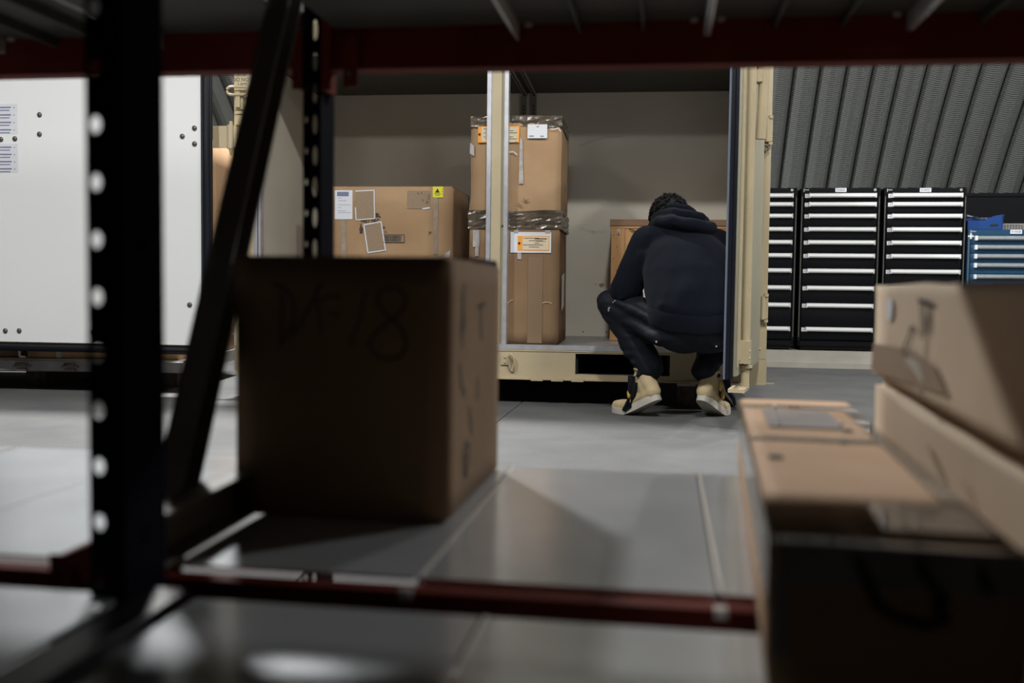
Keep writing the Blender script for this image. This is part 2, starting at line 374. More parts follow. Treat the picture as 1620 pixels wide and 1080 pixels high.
# foreground box with the marker writing
bx = carton('cardboard_box', 'dark brown cardboard box marked DK-18 on the shiny rack deck', A, -.541, -.264, 1.2, 1.588, .336, .664, M_card2, amp=.0012, seed=3, bev=.003, split='y')
m = MB(); f = 1.1985; s = .0024
def sc(pts): return [(u, z) for u, z in pts]
m.stroke([(-.479, .627), (-.478, .590), (-.479, .552)], s, f)                                 # D
m.stroke([(-.490, .631), (-.478, .630), (-.466, .618), (-.460, .600), (-.463, .580), (-.470, .566), (-.480, .556)], s, f)
m.stroke([(-.426, .633), (-.440, .605), (-.456, .577), (-.463, .567)], s, f)                   # K
m.stroke([(-.402, .617), (-.418, .616), (-.434, .610)], s, f); m.stroke([(-.432, .612), (-.428, .590), (-.427, .570)], s, f)
m.stroke([(-.412, .597), (-.403, .592)], s, f)                                                 # dash
m.stroke([(-.368, .626), (-.376, .590), (-.388, .556)], s, f)                                  # 1
m.stroke([(-.318, .618), (-.326, .627), (-.340, .629), (-.352, .622), (-.354, .610), (-.344, .597), (-.330, .586), (-.319, .572), (-.316, .556), (-.324, .543), (-.340, .539), (-.356, .545), (-.364, .557), (-.358, .570), (-.342, .583), (-.328, .594), (-.318, .606), (-.318, .618)], s, f)
m.build('marker_writing', M_ink, bx)
m = MB(); x = -.2628
for pts in ([(1.285, .62), (1.292, .60), (1.280, .575), (1.29, .55)], [(1.30, .635), (1.288, .60)], [(1.29, .60), (1.30, .585), (1.292, .57)], [(1.40, .602), (1.45, .607)], [(1.425, .605), (1.42, .58), (1.428, .555)], [(1.27, .53), (1.285, .50), (1.31, .485)],
            [(1.34, .465), (1.352, .44), (1.362, .425)], [(1.30, .40), (1.32, .42), (1.34, .41), (1.335, .385), (1.31, .375), (1.305, .395), (1.325, .40)], [(1.315, .39), (1.33, .37)], [(1.40, .50), (1.404, .47)]):
    m.stroke(pts, .005, x, plane='yz')
m.build('stain_mark', M_ink, bx)
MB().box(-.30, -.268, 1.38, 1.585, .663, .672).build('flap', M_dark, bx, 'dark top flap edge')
# long taped box pointing at the camera
LF = Fr(8.7+2.75, tuple(A.w(.080, .731, .336)))
lb = thing('cardboard_box', 'long low orange-brown cardboard box with shiny tape and staples on the rack deck', 'box', LF, (.087, .48, 0))
shift(box_body(.175, .975, .113, .004, .0012, 5, 8), 0, 0, 0).build('body', M_card4, lb)
def patch(t, u0, u1, v0, v1, z, mt, name='tape', th=.0006, lab=None): return MB().box(u0, u1, v0, v1, z, z+th).build(name, mt, t, lab)
Z = .1142
patch(lb, .002, .173, .845, .885, Z, M_tape); patch(lb, .030, .125, .62, .81, Z, mat('clear_pouch', (.30, .27, .26), .38, var=.1, vscale=30), 'document_pouch', .001, 'clear plastic document pouch')
patch(lb, .002, .170, .505, .53, Z, M_tape); patch(lb, .150, .168, .16, .84, Z+.0004, M_tape); 
patch(lb, .085, .165, .05, .15, Z+.0005, M_tapeg)
patch(lb, 0, .175, -.001, .012, Z, M_tapeg)
m = MB(); m.box(.004, .171, -.0022, -.0012, .085, .1145); m.build('tape', M_tapeg, lb); m = MB(); m.box(-.0022, -.0012, .02, .96, .06, .114); m.build('tape', M_tape, lb)
MB().box(.001, .012, -.0023, -.0013, .03, .085).build('tape', M_tapeg, lb)
m = MB()
for (a, b) in ((.05, .76), (.125, .66), (.045, .655), (.05, .84)): m.ball((a, b, Z+.001), .0035, 0, 8)
m.build('staple', M_alu, lb)
m = MB()
for (a, b, r) in ((.024, .375, .0075), (.128, .61, .006), (.11, .50, .004), (.16, .50, .004)): m.box(a-r, a+r, b-r*1.4, b+r*1.4, Z, Z+.0008)
m.build('stain_mark', M_ink, lb)
m = MB(); m.stroke([(.06, .105), (.066, .09), (.072, .075), (.084, .066), (.105, .061), (.118, .066), (.112, .078)], .007, -.0030); m.stroke([(.10, .105), (.107, .092), (.118, .08)], .006, -.0030); m.stroke([(.14, .104), (.146, .088)], .006, -.0030)
m.build('marker_writing', M_ink, lb)
# two crushed boxes stacked at the right
low = thing('cardboard_box', 'pale crushed cardboard box under the open box at the right of the rack', 'box', A, (.55, 1.1, .336))
bm_ = box_body(.46, 1.02, .165, .012, .005, 9, 10)
bm_.v = [(x, y, z*(1-.20*(1-y/1.02)) - .012*sin(pi*min(1, max(0, y/1.02)))*(z/.165)) for x, y, z in bm_.v]
shift(bm_, .324, .585, .336).build('body', M_card3, low)
m = MB(); m.stroke([(1.27, .445), (1.22, .425), (1.20, .415)], .004, .3195, plane='yz'); m.stroke([(1.12, .43), (1.09, .41)], .003, .3195, plane='yz'); m.build('crease', M_cardin, low)
TF = Fr(8.7, tuple(A.w(.321, .62, .473)))
up = thing('cardboard_box', 'open worn cardboard box with tape and scribbles stacked on the crushed box', 'box', TF, (0, 0, 0)); up.rotation_euler = (radians(1.9), 0, -A.a)
w_, d_, h_ = .47, .99, .134
ub = box_body(w_, d_, h_, .004, .003, 12, 9, open_top=True)
ub.v = [(x, y, z+(.036*(1-y/d_))*(z/h_)) for x, y, z in ub.v]
o = ub.build('body', M_card3, up); sm = o.modifiers.new('thick', 'SOLIDIFY'); sm.thickness = .005; sm.offset = -1; o.data.materials.append(M_cardin)
m = MB(); m.add([(.006, .03, h_+.03), (.006, d_*.5, h_+.016), (.12, d_*.5, h_-.03), (.12, .03, h_-.02)], [(0, 1, 2, 3)]); m.build('flap', M_card3, up)
m = MB(); m.add([(.01, d_-.006, h_), (w_-.01, d_-.006, h_), (w_-.03, d_-.13, h_-.05), (.03, d_-.13, h_-.05)], [(0, 1, 2, 3)]); m.build('flap', M_cardin, up)
X = -.0036
def sidepatch(y0, y1, z0, z1, mt, name, x=X): return MB().box(x, x+.0012, y0, y1, z0, z1).build(name, mt, up)
m = MB(); m.prism([(.872+.02*cos(2*pi*k/14), .104+.0165*sin(2*pi*k/14)) for k in range(14)], 'x', X-.0004, X+.0004); m.build('sticker', M_paper, up)
m = MB()
for pts in ([(.70, .118), (.69, .095), (.695, .08)], [(.675, .12), (.668, .085)], [(.66, .12), (.65, .09)], [(.71, .124), (.64, .122)], [(.78, .055), (.765, .065), (.755, .075), (.745, .085), (.73, .088)], [(.775, .050), (.76, .048)]):
    m.stroke(pts, .006, X-.0006, plane='yz')
m.build('marker_writing', M_ink, up)
M_brt = mat('brown_paper_tape', (.27, .19, .125), .6, var=.08, vscale=20)
m = MB(); m.add([(X-.0002, y, z) for y, z in ((.985, .004), (.56, .022), (.62, .05), (.74, .058), (.975, .046))], [(0, 1, 2, 3, 4)]); m.build('tape', M_brt, up)
m = MB(); m.add([(X-.0008, y, z) for y, z in ((.78, .045), (.70, .05), (.66, .025), (.70, .028))], [(0, 1, 2, 3)]); m.build('tape', M_tapeg, up)
m = MB(); m.stroke([(.66, .12), (.67, .06), (.69, .0)], .006, X-.0003, plane='yz'); m.build('tape', M_tape, up)

# ------------------------------------------------------------------ storage container
V0, VB = 5.35, 6.5; UL, UR = -2.226, .69
ct = thing('storage_container', 'tan steel storage container with white-lined doors open across the aisle', 'container', B, (-.78, 5.35, 0))
m = MB()
m.box(UL, -.312, V0, V0+.03, .135, .296); m.box(.192, UR, V0, V0+.03, .135, .296)
m.box(-.312, .192, V0, V0+.03, .28, .296); m.box(-.312, .192, V0, V0+.03, .135, .168)
m.box(UL, UR, V0-.018, V0, .135, .143); m.box(UL, UR, V0-.004, V0, .288, .296)
m.box(UL, UR, 8.0, 8.05, .135, .296); m.box(UL, UL+.03, V0, 8, .135, .296); m.box(UR-.03, UR, V0, 8, .135, .296)
m.build('base_frame', M_tan, ct)
m = MB(); m.box(-.312, -.300, V0+.03, 8.0, .16, .285); m.box(.180, .192, V0+.03, 8.0, .16, .285); m.box(-.3, .18, V0+.03, 8, .284, .290); m.box(-.3, .18, V0+.03, 8, .16, .166); m.build('fork_pocket', M_dark, ct)
for u in (-.55, -.44, -.33, .05, .3):
    MB().box(u, u+.065, V0-.026, V0-.016, .130, .146).build('bottom_tab', M_tan, ct)
m = MB(); m.box(UL+.04, UR-.04, V0-.004, V0+.03, .297, .323); m.build('floor_sill', M_alu, ct)
m = MB(); m.box(UL+.04, UR-.04, V0+.03, 8.0, .297, .322); m.build('floor_panel', M_alud, ct)
MB().box(-.36, -.23, V0+.035, V0+.045, .322, .3228).build('floor_strip', M_alu, ct)
MB().box(UL+.04, UR-.04, VB, VB+.03, .32, 1.96).build('back_panel', M_inner, ct)
m = MB(); m.box(UL+.1, UR-.04, VB-.010, VB, .322, .375); m.build('kick_strip', M_inner, ct)
for u in (-.33, -.18): MB().ball((u, VB-.011, .35), .005, 0, 8).build('bolt', M_bolt, ct)
MB().box(UL+.06, UL+.115, V0+.03, 8.0, .32, 1.96).build('side_panel', M_inner, ct)
MB().box(UR-.085, UR-.03, V0+.03, 8.0, .32, 1.96).build('side_panel', M_inner, ct)
MB().box(UL+.04, UR-.04, V0+.03, 8.0, 1.89, 1.93).build('ceiling_panel', M_ceil, ct)
MB().box(UL, UR, V0, 8.05, 1.96, 2.10).build('roof', M_tan, ct)
MB().box(UL, UR, V0, V0+.09, 1.93, 2.06).build('header_beam', M_tan, ct)
MB().box(UL, UL+.001+.04, V0+.09, 8.0, .296, 1.97).build('outer_wall', M_tan, ct); MB().box(UR-.03, UR, V0+.09, 8.0, .296, 1.97).build('outer_wall', M_tan, ct)
# posts
m = MB(); m.box(UL, -2.112, V0, V0+.09, .296, 1.97, bev=.004); m.build('corner_post', M_tan, ct)
m = MB(); m.box(-2.112, -2.092, V0-.002, V0+.07, .32, 1.93); m.box(-2.086, -2.073, V0-.002, V0+.05, .32, 1.93); m.box(-2.092, -2.086, V0+.02, V0+.05, .32, 1.93, 1); m.build('post_trim', [M_alu, M_dark], ct)
m = MB(); m.box(.61, UR, V0-.0, V0+.09, .143, 1.97, bev=.003); m.build('corner_post', M_tan, ct)
m = MB(); m.box(.60, UR+.003, V0-.012, V0, .143, .27); m.box(.606, UR, V0-.010, V0, .272, .42); m.box(UR, UR+.045, V0-.01, V0+.02, .140, .146); m.add([(UR, V0, .185), (UR, V0+.02, .185), (UR+.04, V0+.02, .146), (UR+.04, V0, .146)], [(0, 1, 2, 3)])
for u in (.625, .655): m.ball((u, V0-.012, .325), .007, 0, 8)
m.build('foot_plate', M_tan, ct)
m = MB(); m.box(-.778, -.728, V0-.004, V0+.07, .322, 1.93); m.build('centre_post', M_tan, ct, 'tan centre post')
m = MB(); m.box(-.806, -.784, V0-.004, V0+.06, .322, 1.93); m.box(-.784, -.778, V0+.006, V0+.06, .322, 1.93); m.box(-.711, -.690, V0-.004, V0+.06, .322, 1.93); m.build('post_trim', M_alu, ct)
MB().box(-.728, -.711, V0+.012, V0+.06, .322, 1.93).build('post_recess', M_tan2, ct)
MB().ball((-.716, V0+.006, .965), .006).build('bolt', M_bolt, ct)
# lashing point and sling eye
def eye(u, z, s_=1, rot=0):
    m = MB(); m.box(u-.05, u+.005, V0-.010, V0, z-.032, z+.022)
    m.tube([(u+.01+.020*cos(t)*.8, V0-.02-.01*sin(t), z-.02+.045*sin(t)*1.0-.012*cos(t)) for t in [2*pi*k/14 for k in range(15)]], .0055, 8)
    m.ball((u-.028, V0-.011, z+.008), .006); m.ball((u-.028, V0-.011, z-.02), .006)
    return m.build('lashing_ring', M_tan, ct)
eye(-.665, .245)
m = MB(); z0 = 1.695; uc = -2.193
m.tube([(uc+(.038 if abs(a) < pi/2 else -.038)+.022*cos(a), V0-.030, z0+.022*sin(a)) for a in [-pi/2+pi*k/8 for k in range(9)]]+[(uc-.038+.022*cos(a), V0-.030, z0+.022*sin(a)) for a in [pi/2+pi*k/8 for k in range(9)]]+[(uc+.038, V0-.03, z0-.022)], .0075, 8)
m.box(uc-.012, uc+.012, V0-.03, V0-.012, z0-.09, z0-.005); m.box(uc-.024, uc+.026, V0-.016, V0, z0-.10, z0-.01); m.box(uc-.022, uc+.024, V0-.018, V0, z0-.125, z0-.108); m.box(uc-.016, uc+.020, V0-.014, V0, z0-.175, z0-.130); m.box(uc-.02, uc+.02, V0-.022, V0, z0-.185, z0-.176)
m.build('sling_latch', M_tan, ct)
m = MB()
for i, t_ in enumerate(('STEP', 'DO NOT', 'LIFT')): m.text(t_, .030, (-2.178, V0-.0012, 1.790-.030*i), sx=.95)
m.build('stencil_text', M_grey, ct, 'black stencilled words on tan post')
# hinges left
for z in (1.44, .515):
    m = MB(); m.box(-2.325, -2.235, V0-.055, V0-.045, z-.06, z+.06); m.tube([(-2.225, V0-.05, z-.065), (-2.225, V0-.05, z+.065)], .019, 12)
    m.box(-2.235, -2.19, V0-.05, V0, z-.055, z+.055)
    m.tube([(-2.222, V0-.05, z-.10), (-2.222, V0-.05, z-.065)], .010, 8, rs=[.006, .014]); m.tube([(-2.222, V0-.05, z+.065), (-2.222, V0-.05, z+.085)], .010, 8)
    m.build('hinge', M_tan, ct)
# ceiling tracks and wall tracks inside
m = MB()
for u in (-.742, -.680):
    m.box(u, u+.022, V0+.1, VB, 1.872, 1.89, 0); m.box(u+.008, u+.014, V0+.1, VB-.005, 1.868, 1.872, 1)
m.build('ceiling_track', [M_alud, M_dark], ct)
m = MB()
for u in (-.755, -.690):
    m.box(u, u+.034, VB-.02, VB, .40, 1.868, 0)
    for k in range(60): m.box(u+.012, u+.022, VB-.0215, VB-.02, .44+k*.023, .452+k*.023, 1)
m.build('wall_track', [M_grey, M_dark], ct)
for (u, z, a, b) in ((-.16, .96, .07, .018), (-.32, 1.02, .06, .02), (-.30, 1.40, .05, .012)):
    pass
m = MB()
m.prism([(-.235, .66), (-.21, .668), (-.198, .655), (-.215, .638), (-.23, .645)], 'y', VB-.0008, VB+.001); m.prism([(-.262, .66), (-.25, .665), (-.252, .655)], 'y', VB-.0008, VB+.001)
m.build('chipped_paint', M_cardin, ct)
m = MB(); m.stroke([(-.37, 1.55), (-.30, 1.58), (-.20, 1.605), (-.10, 1.61)], .012, VB-.0008); m.stroke([(-.36, 1.02), (-.28, .995), (-.20, 1.0)], .02, VB-.0008); m.build('scuff_mark', M_rub2, ct)

# left door, folded open beside the opening, lining towards the camera
m = MB(); m.box(-3.64, -2.365, V0-.12, V0-.10, .292, 1.93); dl = m.build('door', M_white, ct, 'white-lined door folded fully open at the left')
m = MB(); m.box(-3.70, -2.338, V0-.10, V0-.06, .245, 1.96, bev=.004); m.build('door_skin', M_tan, dl)
def sub(m, name, mt, parent, lab=None): return m.build(name, mt, parent, lab)
m = MB()
m.tube([(-3.69, V0-.125, .262), (-2.335, V0-.125, .262)], .017, 10); m.tube([(-3.69, V0-.125, 1.945), (-2.335, V0-.125, 1.945)], .017, 10)
m.tube([(-2.333, V0-.125, .262), (-2.333, V0-.125, 1.945)], .023, 12); m.box(-2.365, -2.362, V0-.1215, V0-.11, .292, 1.93)
m.tube([(-2.315, V0-.112, .245), (-2.315, V0-.112, 1.955)], .014, 8); m.box(-3.69, -2.33, V0-.12, V0-.10, .24, .256)
sub(m, 'rubber_seal', M_rubber, dl)
bolt = MB(); bolt.ball((0, 0, 0), .0125, 0, 10, (1, .55, 1)); bolt.tube([(0, .003, 0), (0, -.003, 0)], .014, 10); boltm = bolt.mesh('bolt', M_bolt)
for (u, z) in ((-3.303, 1.558), (-3.305, 1.451), (-3.452, 1.427), (-3.536, 1.424), (-2.400, 1.478), (-2.400, 1.393), (-2.470, 1.434), (-2.433, .515), (-3.527, .353), (-3.443, .355), (-3.0, .353)):
    o = instance(boltm, 'bolt', dl, (u, V0-.122, z))
for (za, zb) in ((1.455, 1.62), (1.24, 1.40)):
    m = MB(); m.box(-3.63, -3.436, V0-.1212, V0-.120, za, zb, 0); n_ = 4
    for k in range(n_):
        z = zb-.020-k*(zb-za)/n_
        m.box(-3.63, -3.474, V0-.1222, V0-.1212, z-.003, z+.004, 1); m.box(-3.62, -3.482, V0-.1222, V0-.1212, z-.018, z-.013, 1); m.box(-3.458, -3.453, V0-.1222, V0-.1212, z-.004, z+.002, 1)
    sub(m, 'instruction_sheet', [M_paper, M_inkb], dl, 'white printed instruction sheet')
# right door, open towards the aisle, seen almost edge-on
hx, hy = B.w(.625, V0-.03)[:2]; ex, ey = B.w(.404, 4.32)[:2]
ang = atan2(ey-hy, ex-hx); DFr = Fr(-math.degrees(ang), (hx, hy, 0)); L = sqrt((ex-hx)**2+(ey-hy)**2)
# local frame of the door: u runs from hinge to free edge, v points to the aisle's left or right
def dw(u, v, z):                                                     # door frame -> container frame
    p = DFr.w(u, v, z); a = B.a; return (p.x*cos(a)-p.y*sin(a), p.x*sin(a)+p.y*cos(a), z)
class DM(MB):
    def build(s, name, mats, parent=None, label=None):
        s.v = [dw(*p) for p in s.v]; return MB.build(s, name, mats, parent, label)
# v > 0 is the outer face (to the right, away from the person)
m = DM(); m.box(.02, L-.03, 0, .028, .26, 1.95, bev=.003); dr = m.build('door', M_tan2, ct, 'tan outer side of the door seen nearly edge-on')
m = DM(); m.box(.02, L-.04, -.012, 0, .29, 1.93); m.build('lining', M_white, dr)
m = DM(); m.tube([(L-.012, -.006, .25), (L-.012, -.006, 1.95)], .012, 10, 0); m.tube([(L-.006, .008, .25), (L-.006, .008, 1.95)], .009, 10, 0); m.tube([(L+.002, -.020, .25), (L+.002, -.020, 1.95)], .0045, 8, 1); m.tube([(.02, -.02, .262), (L-.02, -.02, .262)], .012, 8, 0); m.build('rubber_seal', [M_rubber, M_seal], dr)
m = DM(); m.box(L-.05, L-.028, .028, .034, .30, 1.95); m.box(L-.085, L-.065, .028, .036, .33, 1.95); m.build('edge_rail', M_tan, dr)
m = DM(); xb = L-.17; vb = .050
m.tube([(xb, vb, .20), (xb, vb, 1.97)], .018, 12); m.tube([(xb, vb, .29), (xb, vb, .30)], .030, 14)
for z in (.31, 1.78): m.box(xb-.035, xb+.05, .028, vb+.020, z, z+.10)
for z in (.335, .365): m.ball((xb+.04, vb+.020, z), .006, 0, 8)
m.build('lock_rod', M_tan, dr)
m = DM(); m.tube([(xb, vb, .22), (xb, vb, .200)], .019, 12); m.box(xb-.02, xb+.15, vb-.055, vb+.014, .192, .207); m.build('cam_keeper', M_tan, dr, 'pale worn keeper at the foot of the rod')
m = DM(); m.tube([(L-.52, .066, 1.97), (L-.52, .064, 1.62), (L-.53, .060, 1.48), (L-.53, .055, 1.34)], .024, 12); m.box(L-.55, L-.49, .028, .06, 1.60, 1.66); m.build('lock_handle', M_tan, dr)
m = DM(); m.box(L-.36, L-.335, .040, .055, 1.655, 1.715, 0); m.box(L-.36, L-.335, .040, .055, 1.630, 1.655, 1); m.tube([(L-.35, .046, 1.715), (L-.345, .055, 1.78)], .003, 6, 1); m.build('seal_tag', [M_paper, M_rubber], dr)
for z in (1.46, .54):
    m = MB(); m.box(.615, .655, V0-.016, V0-.0, z-.058, z+.058); m.box(.660, .692, V0-.022, V0, z-.056, z+.056)
    m.tube([(.664, V0-.028, z-.06), (.664, V0-.028, z+.06)], .010, 10); m.tube([(.681, V0-.02, z-.075), (.681, V0-.02, z-.06)], .012, 10); m.tube([(.681, V0-.02, z+.06), (.681, V0-.02, z+.075)], .012, 10)
    for k in (-.035, 0, .035): m.ball((.630, V0-.017, z+k), .0055)
    m.build('hinge', M_tan, ct)
m = MB(); m.tube([(.615, V0-.03, 1.415), (.635, V0-.04, 1.385), (.665, V0-.03, 1.38), (.675, V0-.02, 1.36), (.655, V0-.03, 1.345), (.635, V0-.035, 1.38)], .006, 8); m.build('hook', M_grey, ct)

# timber block under the container
bk = MB().box(.235, .33, 5.42, 5.62, 0, .128, bev=.004); tb = thing('timber_block', 'square weathered timber block under the container, between the boots', 'block', B, (.28, 5.5, 0))
bk.build('body', M_timber, tb)
MB().box(.2345, .335, 5.417, 5.42, .112, .126).build('frost_edge', M_alud, tb)

# ------------------------------------------------------------------ boxes in the container
b1 = carton('cardboard_box', 'large brown cardboard box with yellow sticker and torn labels, left in the container', B, -1.80, -1.066, 5.75, 6.36, .323, 1.212, M_card, amp=.003, seed=21, split='y')
F = 5.7462
def lab(t, pts, mt, name='label', y=F, lb_=None):
    m = MB(); m.add([(a, y, b) for a, b in pts], [tuple(range(len(pts)))]); return m.build(name, mt, t, lb_)
def rect(u0, u1, z0, z1): return [(u0, z0), (u1, z0), (u1, z1), (u0, z1)]
m = MB(); m.box(-1.772, -1.663, F-.0004, F, 1.022, 1.192, 0); m.box(-1.757, -1.686, F-.001, F-.0004, 1.157, 1.183, 1)
for k, z in enumerate((1.145, 1.13, 1.105, 1.09, 1.07, 1.06)): m.box(-1.752, -1.752+.02+.03*((k*7) % 3), F-.001, F-.0004, z, z+.002, 1)
m.build('shipping_label', [M_paper, M_inkb], b1)
lab(b1, rect(-1.644, -1.530, 1.020, 1.190), M_worn, 'torn_label')
m = MB(); m.stroke([(-1.644, 1.187), (-1.533, 1.192), (-1.529, 1.027), (-1.640, 1.018), (-1.645, 1.09)], .006, F-.0012); m.build('label_border', M_paper, b1)
lab(b1, [(-1.594, .990), (-1.490, 1.008), (-1.462, .842), (-1.568, .826)], M_worn, 'torn_label')
m = MB(); m.stroke([(-1.594, .990), (-1.490, 1.008), (-1.462, .842), (-1.568, .826), (-1.594, .990)], .007, F-.0012); m.build('label_border', M_paper, b1)
m = MB(); m.text('BL', .034, (-1.508, F-.0008, 1.046), sx=.85); m.text('FAST PAC', .030, (-1.556, F-.0009, 1.013), sx=.85)
m.text('2', .026, (-1.612, F-.0009, .985)); m.text('@', .026, (-1.610, F-.0009, .965)); m.text('A', .022, (-1.472, F-.0009, .975)); m.text('MS', .016, (-1.608, F-.0009, .945)); m.text('15.', .016, (-1.462, F-.0009, .948)); m.text('JV', .020, (-1.196, F-.0009, .945))
m.build('printed_text', M_ink, b1)
m = MB(); m.box(-1.475, -1.350, F-.0006, F, .888, .933, 0)
x = -1.470; random.seed(3)
while x < -1.366:
    wv = random.choice((.0015, .003, .004)); m.box(x, x+wv, F-.0012, F-.0006, .893, .929, 1); x += wv+random.choice((.0015, .0025))
m.stroke([(-1.475, .888), (-1.350, .888), (-1.350, .933), (-1.475, .933)], .003, F-.0013, 1); m.build('barcode', [M_worn, M_ink], b1)
lab(b1, rect(-1.334, -1.196, 1.085, 1.190), M_worn, 'torn_label')
m = MB(); m.stroke([(-1.240, 1.084), (-1.20, 1.090)], .008, F-.001); m.build('label_scrap', M_paper, b1)
m = MB()
for (a, b) in ((-1.27, 1.178), (-1.25, 1.18), (-1.205, 1.165), (-1.21, 1.15), (-1.245, 1.14), (-1.22, 1.125), (-1.215, 1.13)): m.stroke([(a, b), (a+.006, b-.012)], .003, F-.0012)
m.build('stain_mark', M_ink, b1)
m = MB(); m.box(-1.182, -1.119, F-.0008, F-.0002, 1.150, 1.213, 0); m.prism([(-1.168, 1.178), (-1.154, 1.203), (-1.140, 1.178)], 'y', F-.0012, F-.0008, 1); m.box(-1.174, -1.134, F-.0012, F-.0008, 1.170, 1.173, 1); m.box(-1.166, -1.140, F-.0012, F-.0008, 1.162, 1.165, 1)
for z in (1.165, 1.18, 1.195): m.box(-1.126, -1.122, F-.0012, F-.0008, z, z+.006, 1)
m.build('warning_sticker', [M_yellow, M_ink], b1)
lab(b1, rect(-1.175, -1.150, .82, 1.150), M_tape, 'tape', F-.0004); lab(b1, rect(-1.175, -1.150, .32, .81), M_tape, 'tape', F-.0004)
lab(b1, rect(-1.73, -1.70, .75, 1.022), M_tape, 'tape', F-.0003)
lab(b1, [(-1.12, .80), (-1.08, .80), (-1.075, .845), (-1.10, .83)], M_tapeg, 'tape', F-.0006)
# the stack of two
sb = carton('cardboard_box', 'tall brown cardboard box with a white and orange tag, bottom of the stack', B, -.906, -.412, 5.41, 5.98, .323, .943, M_card2, amp=.004, seed=31)
m = MB(); m.box(-.678, -.456, 5.4035, 5.4045, .821, .933, 0); m.box(-.640, -.466, 5.4025, 5.4035, .832, .912, 1); m.box(-.612, -.470, 5.4015, 5.4025, .837, .907, 2)
for k, z in enumerate((.898, .885, .872, .862, .850)): m.box(-.608+.03*(k % 3), -.52+.02*(k % 2), 5.401, 5.4015, z, z+.003, 3)
m.box(-.545, -.480, 5.401, 5.4015, .894, .899, 3); m.box(-.54, -.485, 5.401, 5.4015, .882, .884, 3)
m.tube([(-.630, 5.4025, .872), (-.630, 5.401, .872)], .007, 12, 3); m.build('shipping_tag', [M_paper, M_orange, M_cream, M_ink], sb, 'orange-edged cream tag in a clear pouch')
lab(sb, rect(-.640, -.618, .785, .822), M_tapeg, 'tape', 5.4035)
lab(sb, rect(-.886, -.850, .85, .943), M_tapeg, 'tape', 5.4035); lab(sb, rect(-.873, -.853, .80, .85), M_tapeg, 'tape', 5.4035)
lab(sb, rect(-.58, -.50, .33, .80), mat('faded_cardboard', (.225, .145, .085), .6), 'faded_patch', 5.4040)
lab(sb, rect(-.66, -.635, .925, .943), M_tapeg, 'tape', 5.403); lab(sb, rect(-.49, -.46, .925, .943), M_tapeg, 'tape', 5.403)
m = MB(); m.add([(-.4068, 5.55, .70), (-.4068, 5.75, .72), (-.4068, 5.75, .53), (-.4068, 5.56, .50)], [(0, 1, 2, 3)]); m.build('tape', M_tapeg, sb)
m = MB(); m.stroke([(-.69, .545), (-.675, .56), (-.66, .565)], .004, 5.4030); m.stroke([(-.50, .55), (-.47, .555), (-.45, .548)], .004, 5.4030); m.build('crease', M_card3, sb)
st = carton('cardboard_box', 'brown cardboard box wrapped in clear plastic film, top of the stack', B, -.906, -.412, 5.43, 5.98, .949, 1.545, M_card, amp=.005, seed=41, bev=.010, lid=False)
def wrap_band(z0, z1, amp, seed, e=.010, top=False):
    m = MB(); u0, u1, v0, v1 = -.906-e, -.412+e, 5.43-e, 5.98+e; ring = []; N = 24
    for (a, b) in (((u0, v0), (u1, v0)), ((u1, v0), (u1, v1)), ((u1, v1), (u0, v1)), ((u0, v1), (u0, v0))):
        for k in range(N): t = k/N; ring.append((a[0]+(b[0]-a[0])*t, a[1]+(b[1]-a[1])*t))
    n = len(ring); R = 9; vs = []
    cu, cv = (u0+u1)/2, (v0+v1)/2
    for j in range(R+1):
        z = z0+(z1-z0)*j/R
        for (x, y) in ring:
            d = noise.noise(Vector((x*22, y*22, z*60+seed)))*amp; L_ = sqrt((x-cu)**2+(y-cv)**2)
            vs.append((x+(x-cu)/L_*d, y+(y-cv)/L_*d, z+noise.noise(Vector((x*9, y*9, seed*3.1)))*.008*(1 if 0 < j < R else 1.3)))
    fs = [(j*n+k, j*n+(k+1) % n, (j+1)*n+(k+1) % n, (j+1)*n+k) for j in range(R) for k in range(n)]
    if top: fs.append(tuple(R*n+k for k in range(n)))
    m.add(vs, fs, 0, False); return m
wrap_band(1.50, 1.562, .008, 2, .004, True).build('plastic_wrap', M_wrap, st, 'shiny clear film over the box top')
wrap_band(.950, 1.052, .010, 5).build('plastic_wrap', M_wrap, st, 'shiny grey-brown film round the box foot')
m = MB(); m.box(-.866, -.640, 5.4175, 5.4185, 1.418, 1.506, 0); m.box(-.846, -.650, 5.4165, 5.4175, 1.424, 1.500, 1)
for k in range(6): m.box(-.835+.01*(k % 2), -.69+.02*(k % 3), 5.416, 5.4165, 1.490-k*.011, 1.493-k*.011, 2)
m.tube([(-.857, 5.4175, 1.462), (-.857, 5.416, 1.462)], .007, 10, 2); m.build('shipping_tag', [M_orange, M_cream, M_ink], st, 'orange card tag')
m = MB(); m.box(-.594, -.487, 5.4175, 5.4185, 1.440, 1.514, 0); m.box(-.585, -.56, 5.417, 5.4175, 1.448, 1.454, 1); m.box(-.525, -.505, 5.417, 5.4175, 1.447, 1.453, 1); m.prism([(-.55, 1.502), (-.53, 1.506), (-.536, 1.498)], 'y', 5.4165, 5.4175, 2); m.build('shipping_label', [M_paper, M_inkb, M_cardin], st)
lab(st, [(-.638, 1.195), (-.614, 1.195), (-.622, 1.43), (-.631, 1.448), (-.636, 1.43)], M_tapeg, 'tape', 5.4180)
lab(st, [(-.910, 1.36), (-.885, 1.345), (-.887, 1.40), (-.908, 1.42)], M_tapeg, 'tape', 5.4180)
m = MB(); m.stroke([(-.70, 1.365), (-.67, 1.368), (-.65, 1.352)], .005, 5.4165); m.stroke([(-.70, 1.42), (-.665, 1.422)], .004, 5.4165); m.stroke([(-.47, 1.49), (-.45, 1.487), (-.425, 1.495), (-.415, 1.475)], .004, 5.4165); m.build('film_crease', M_paper, st)
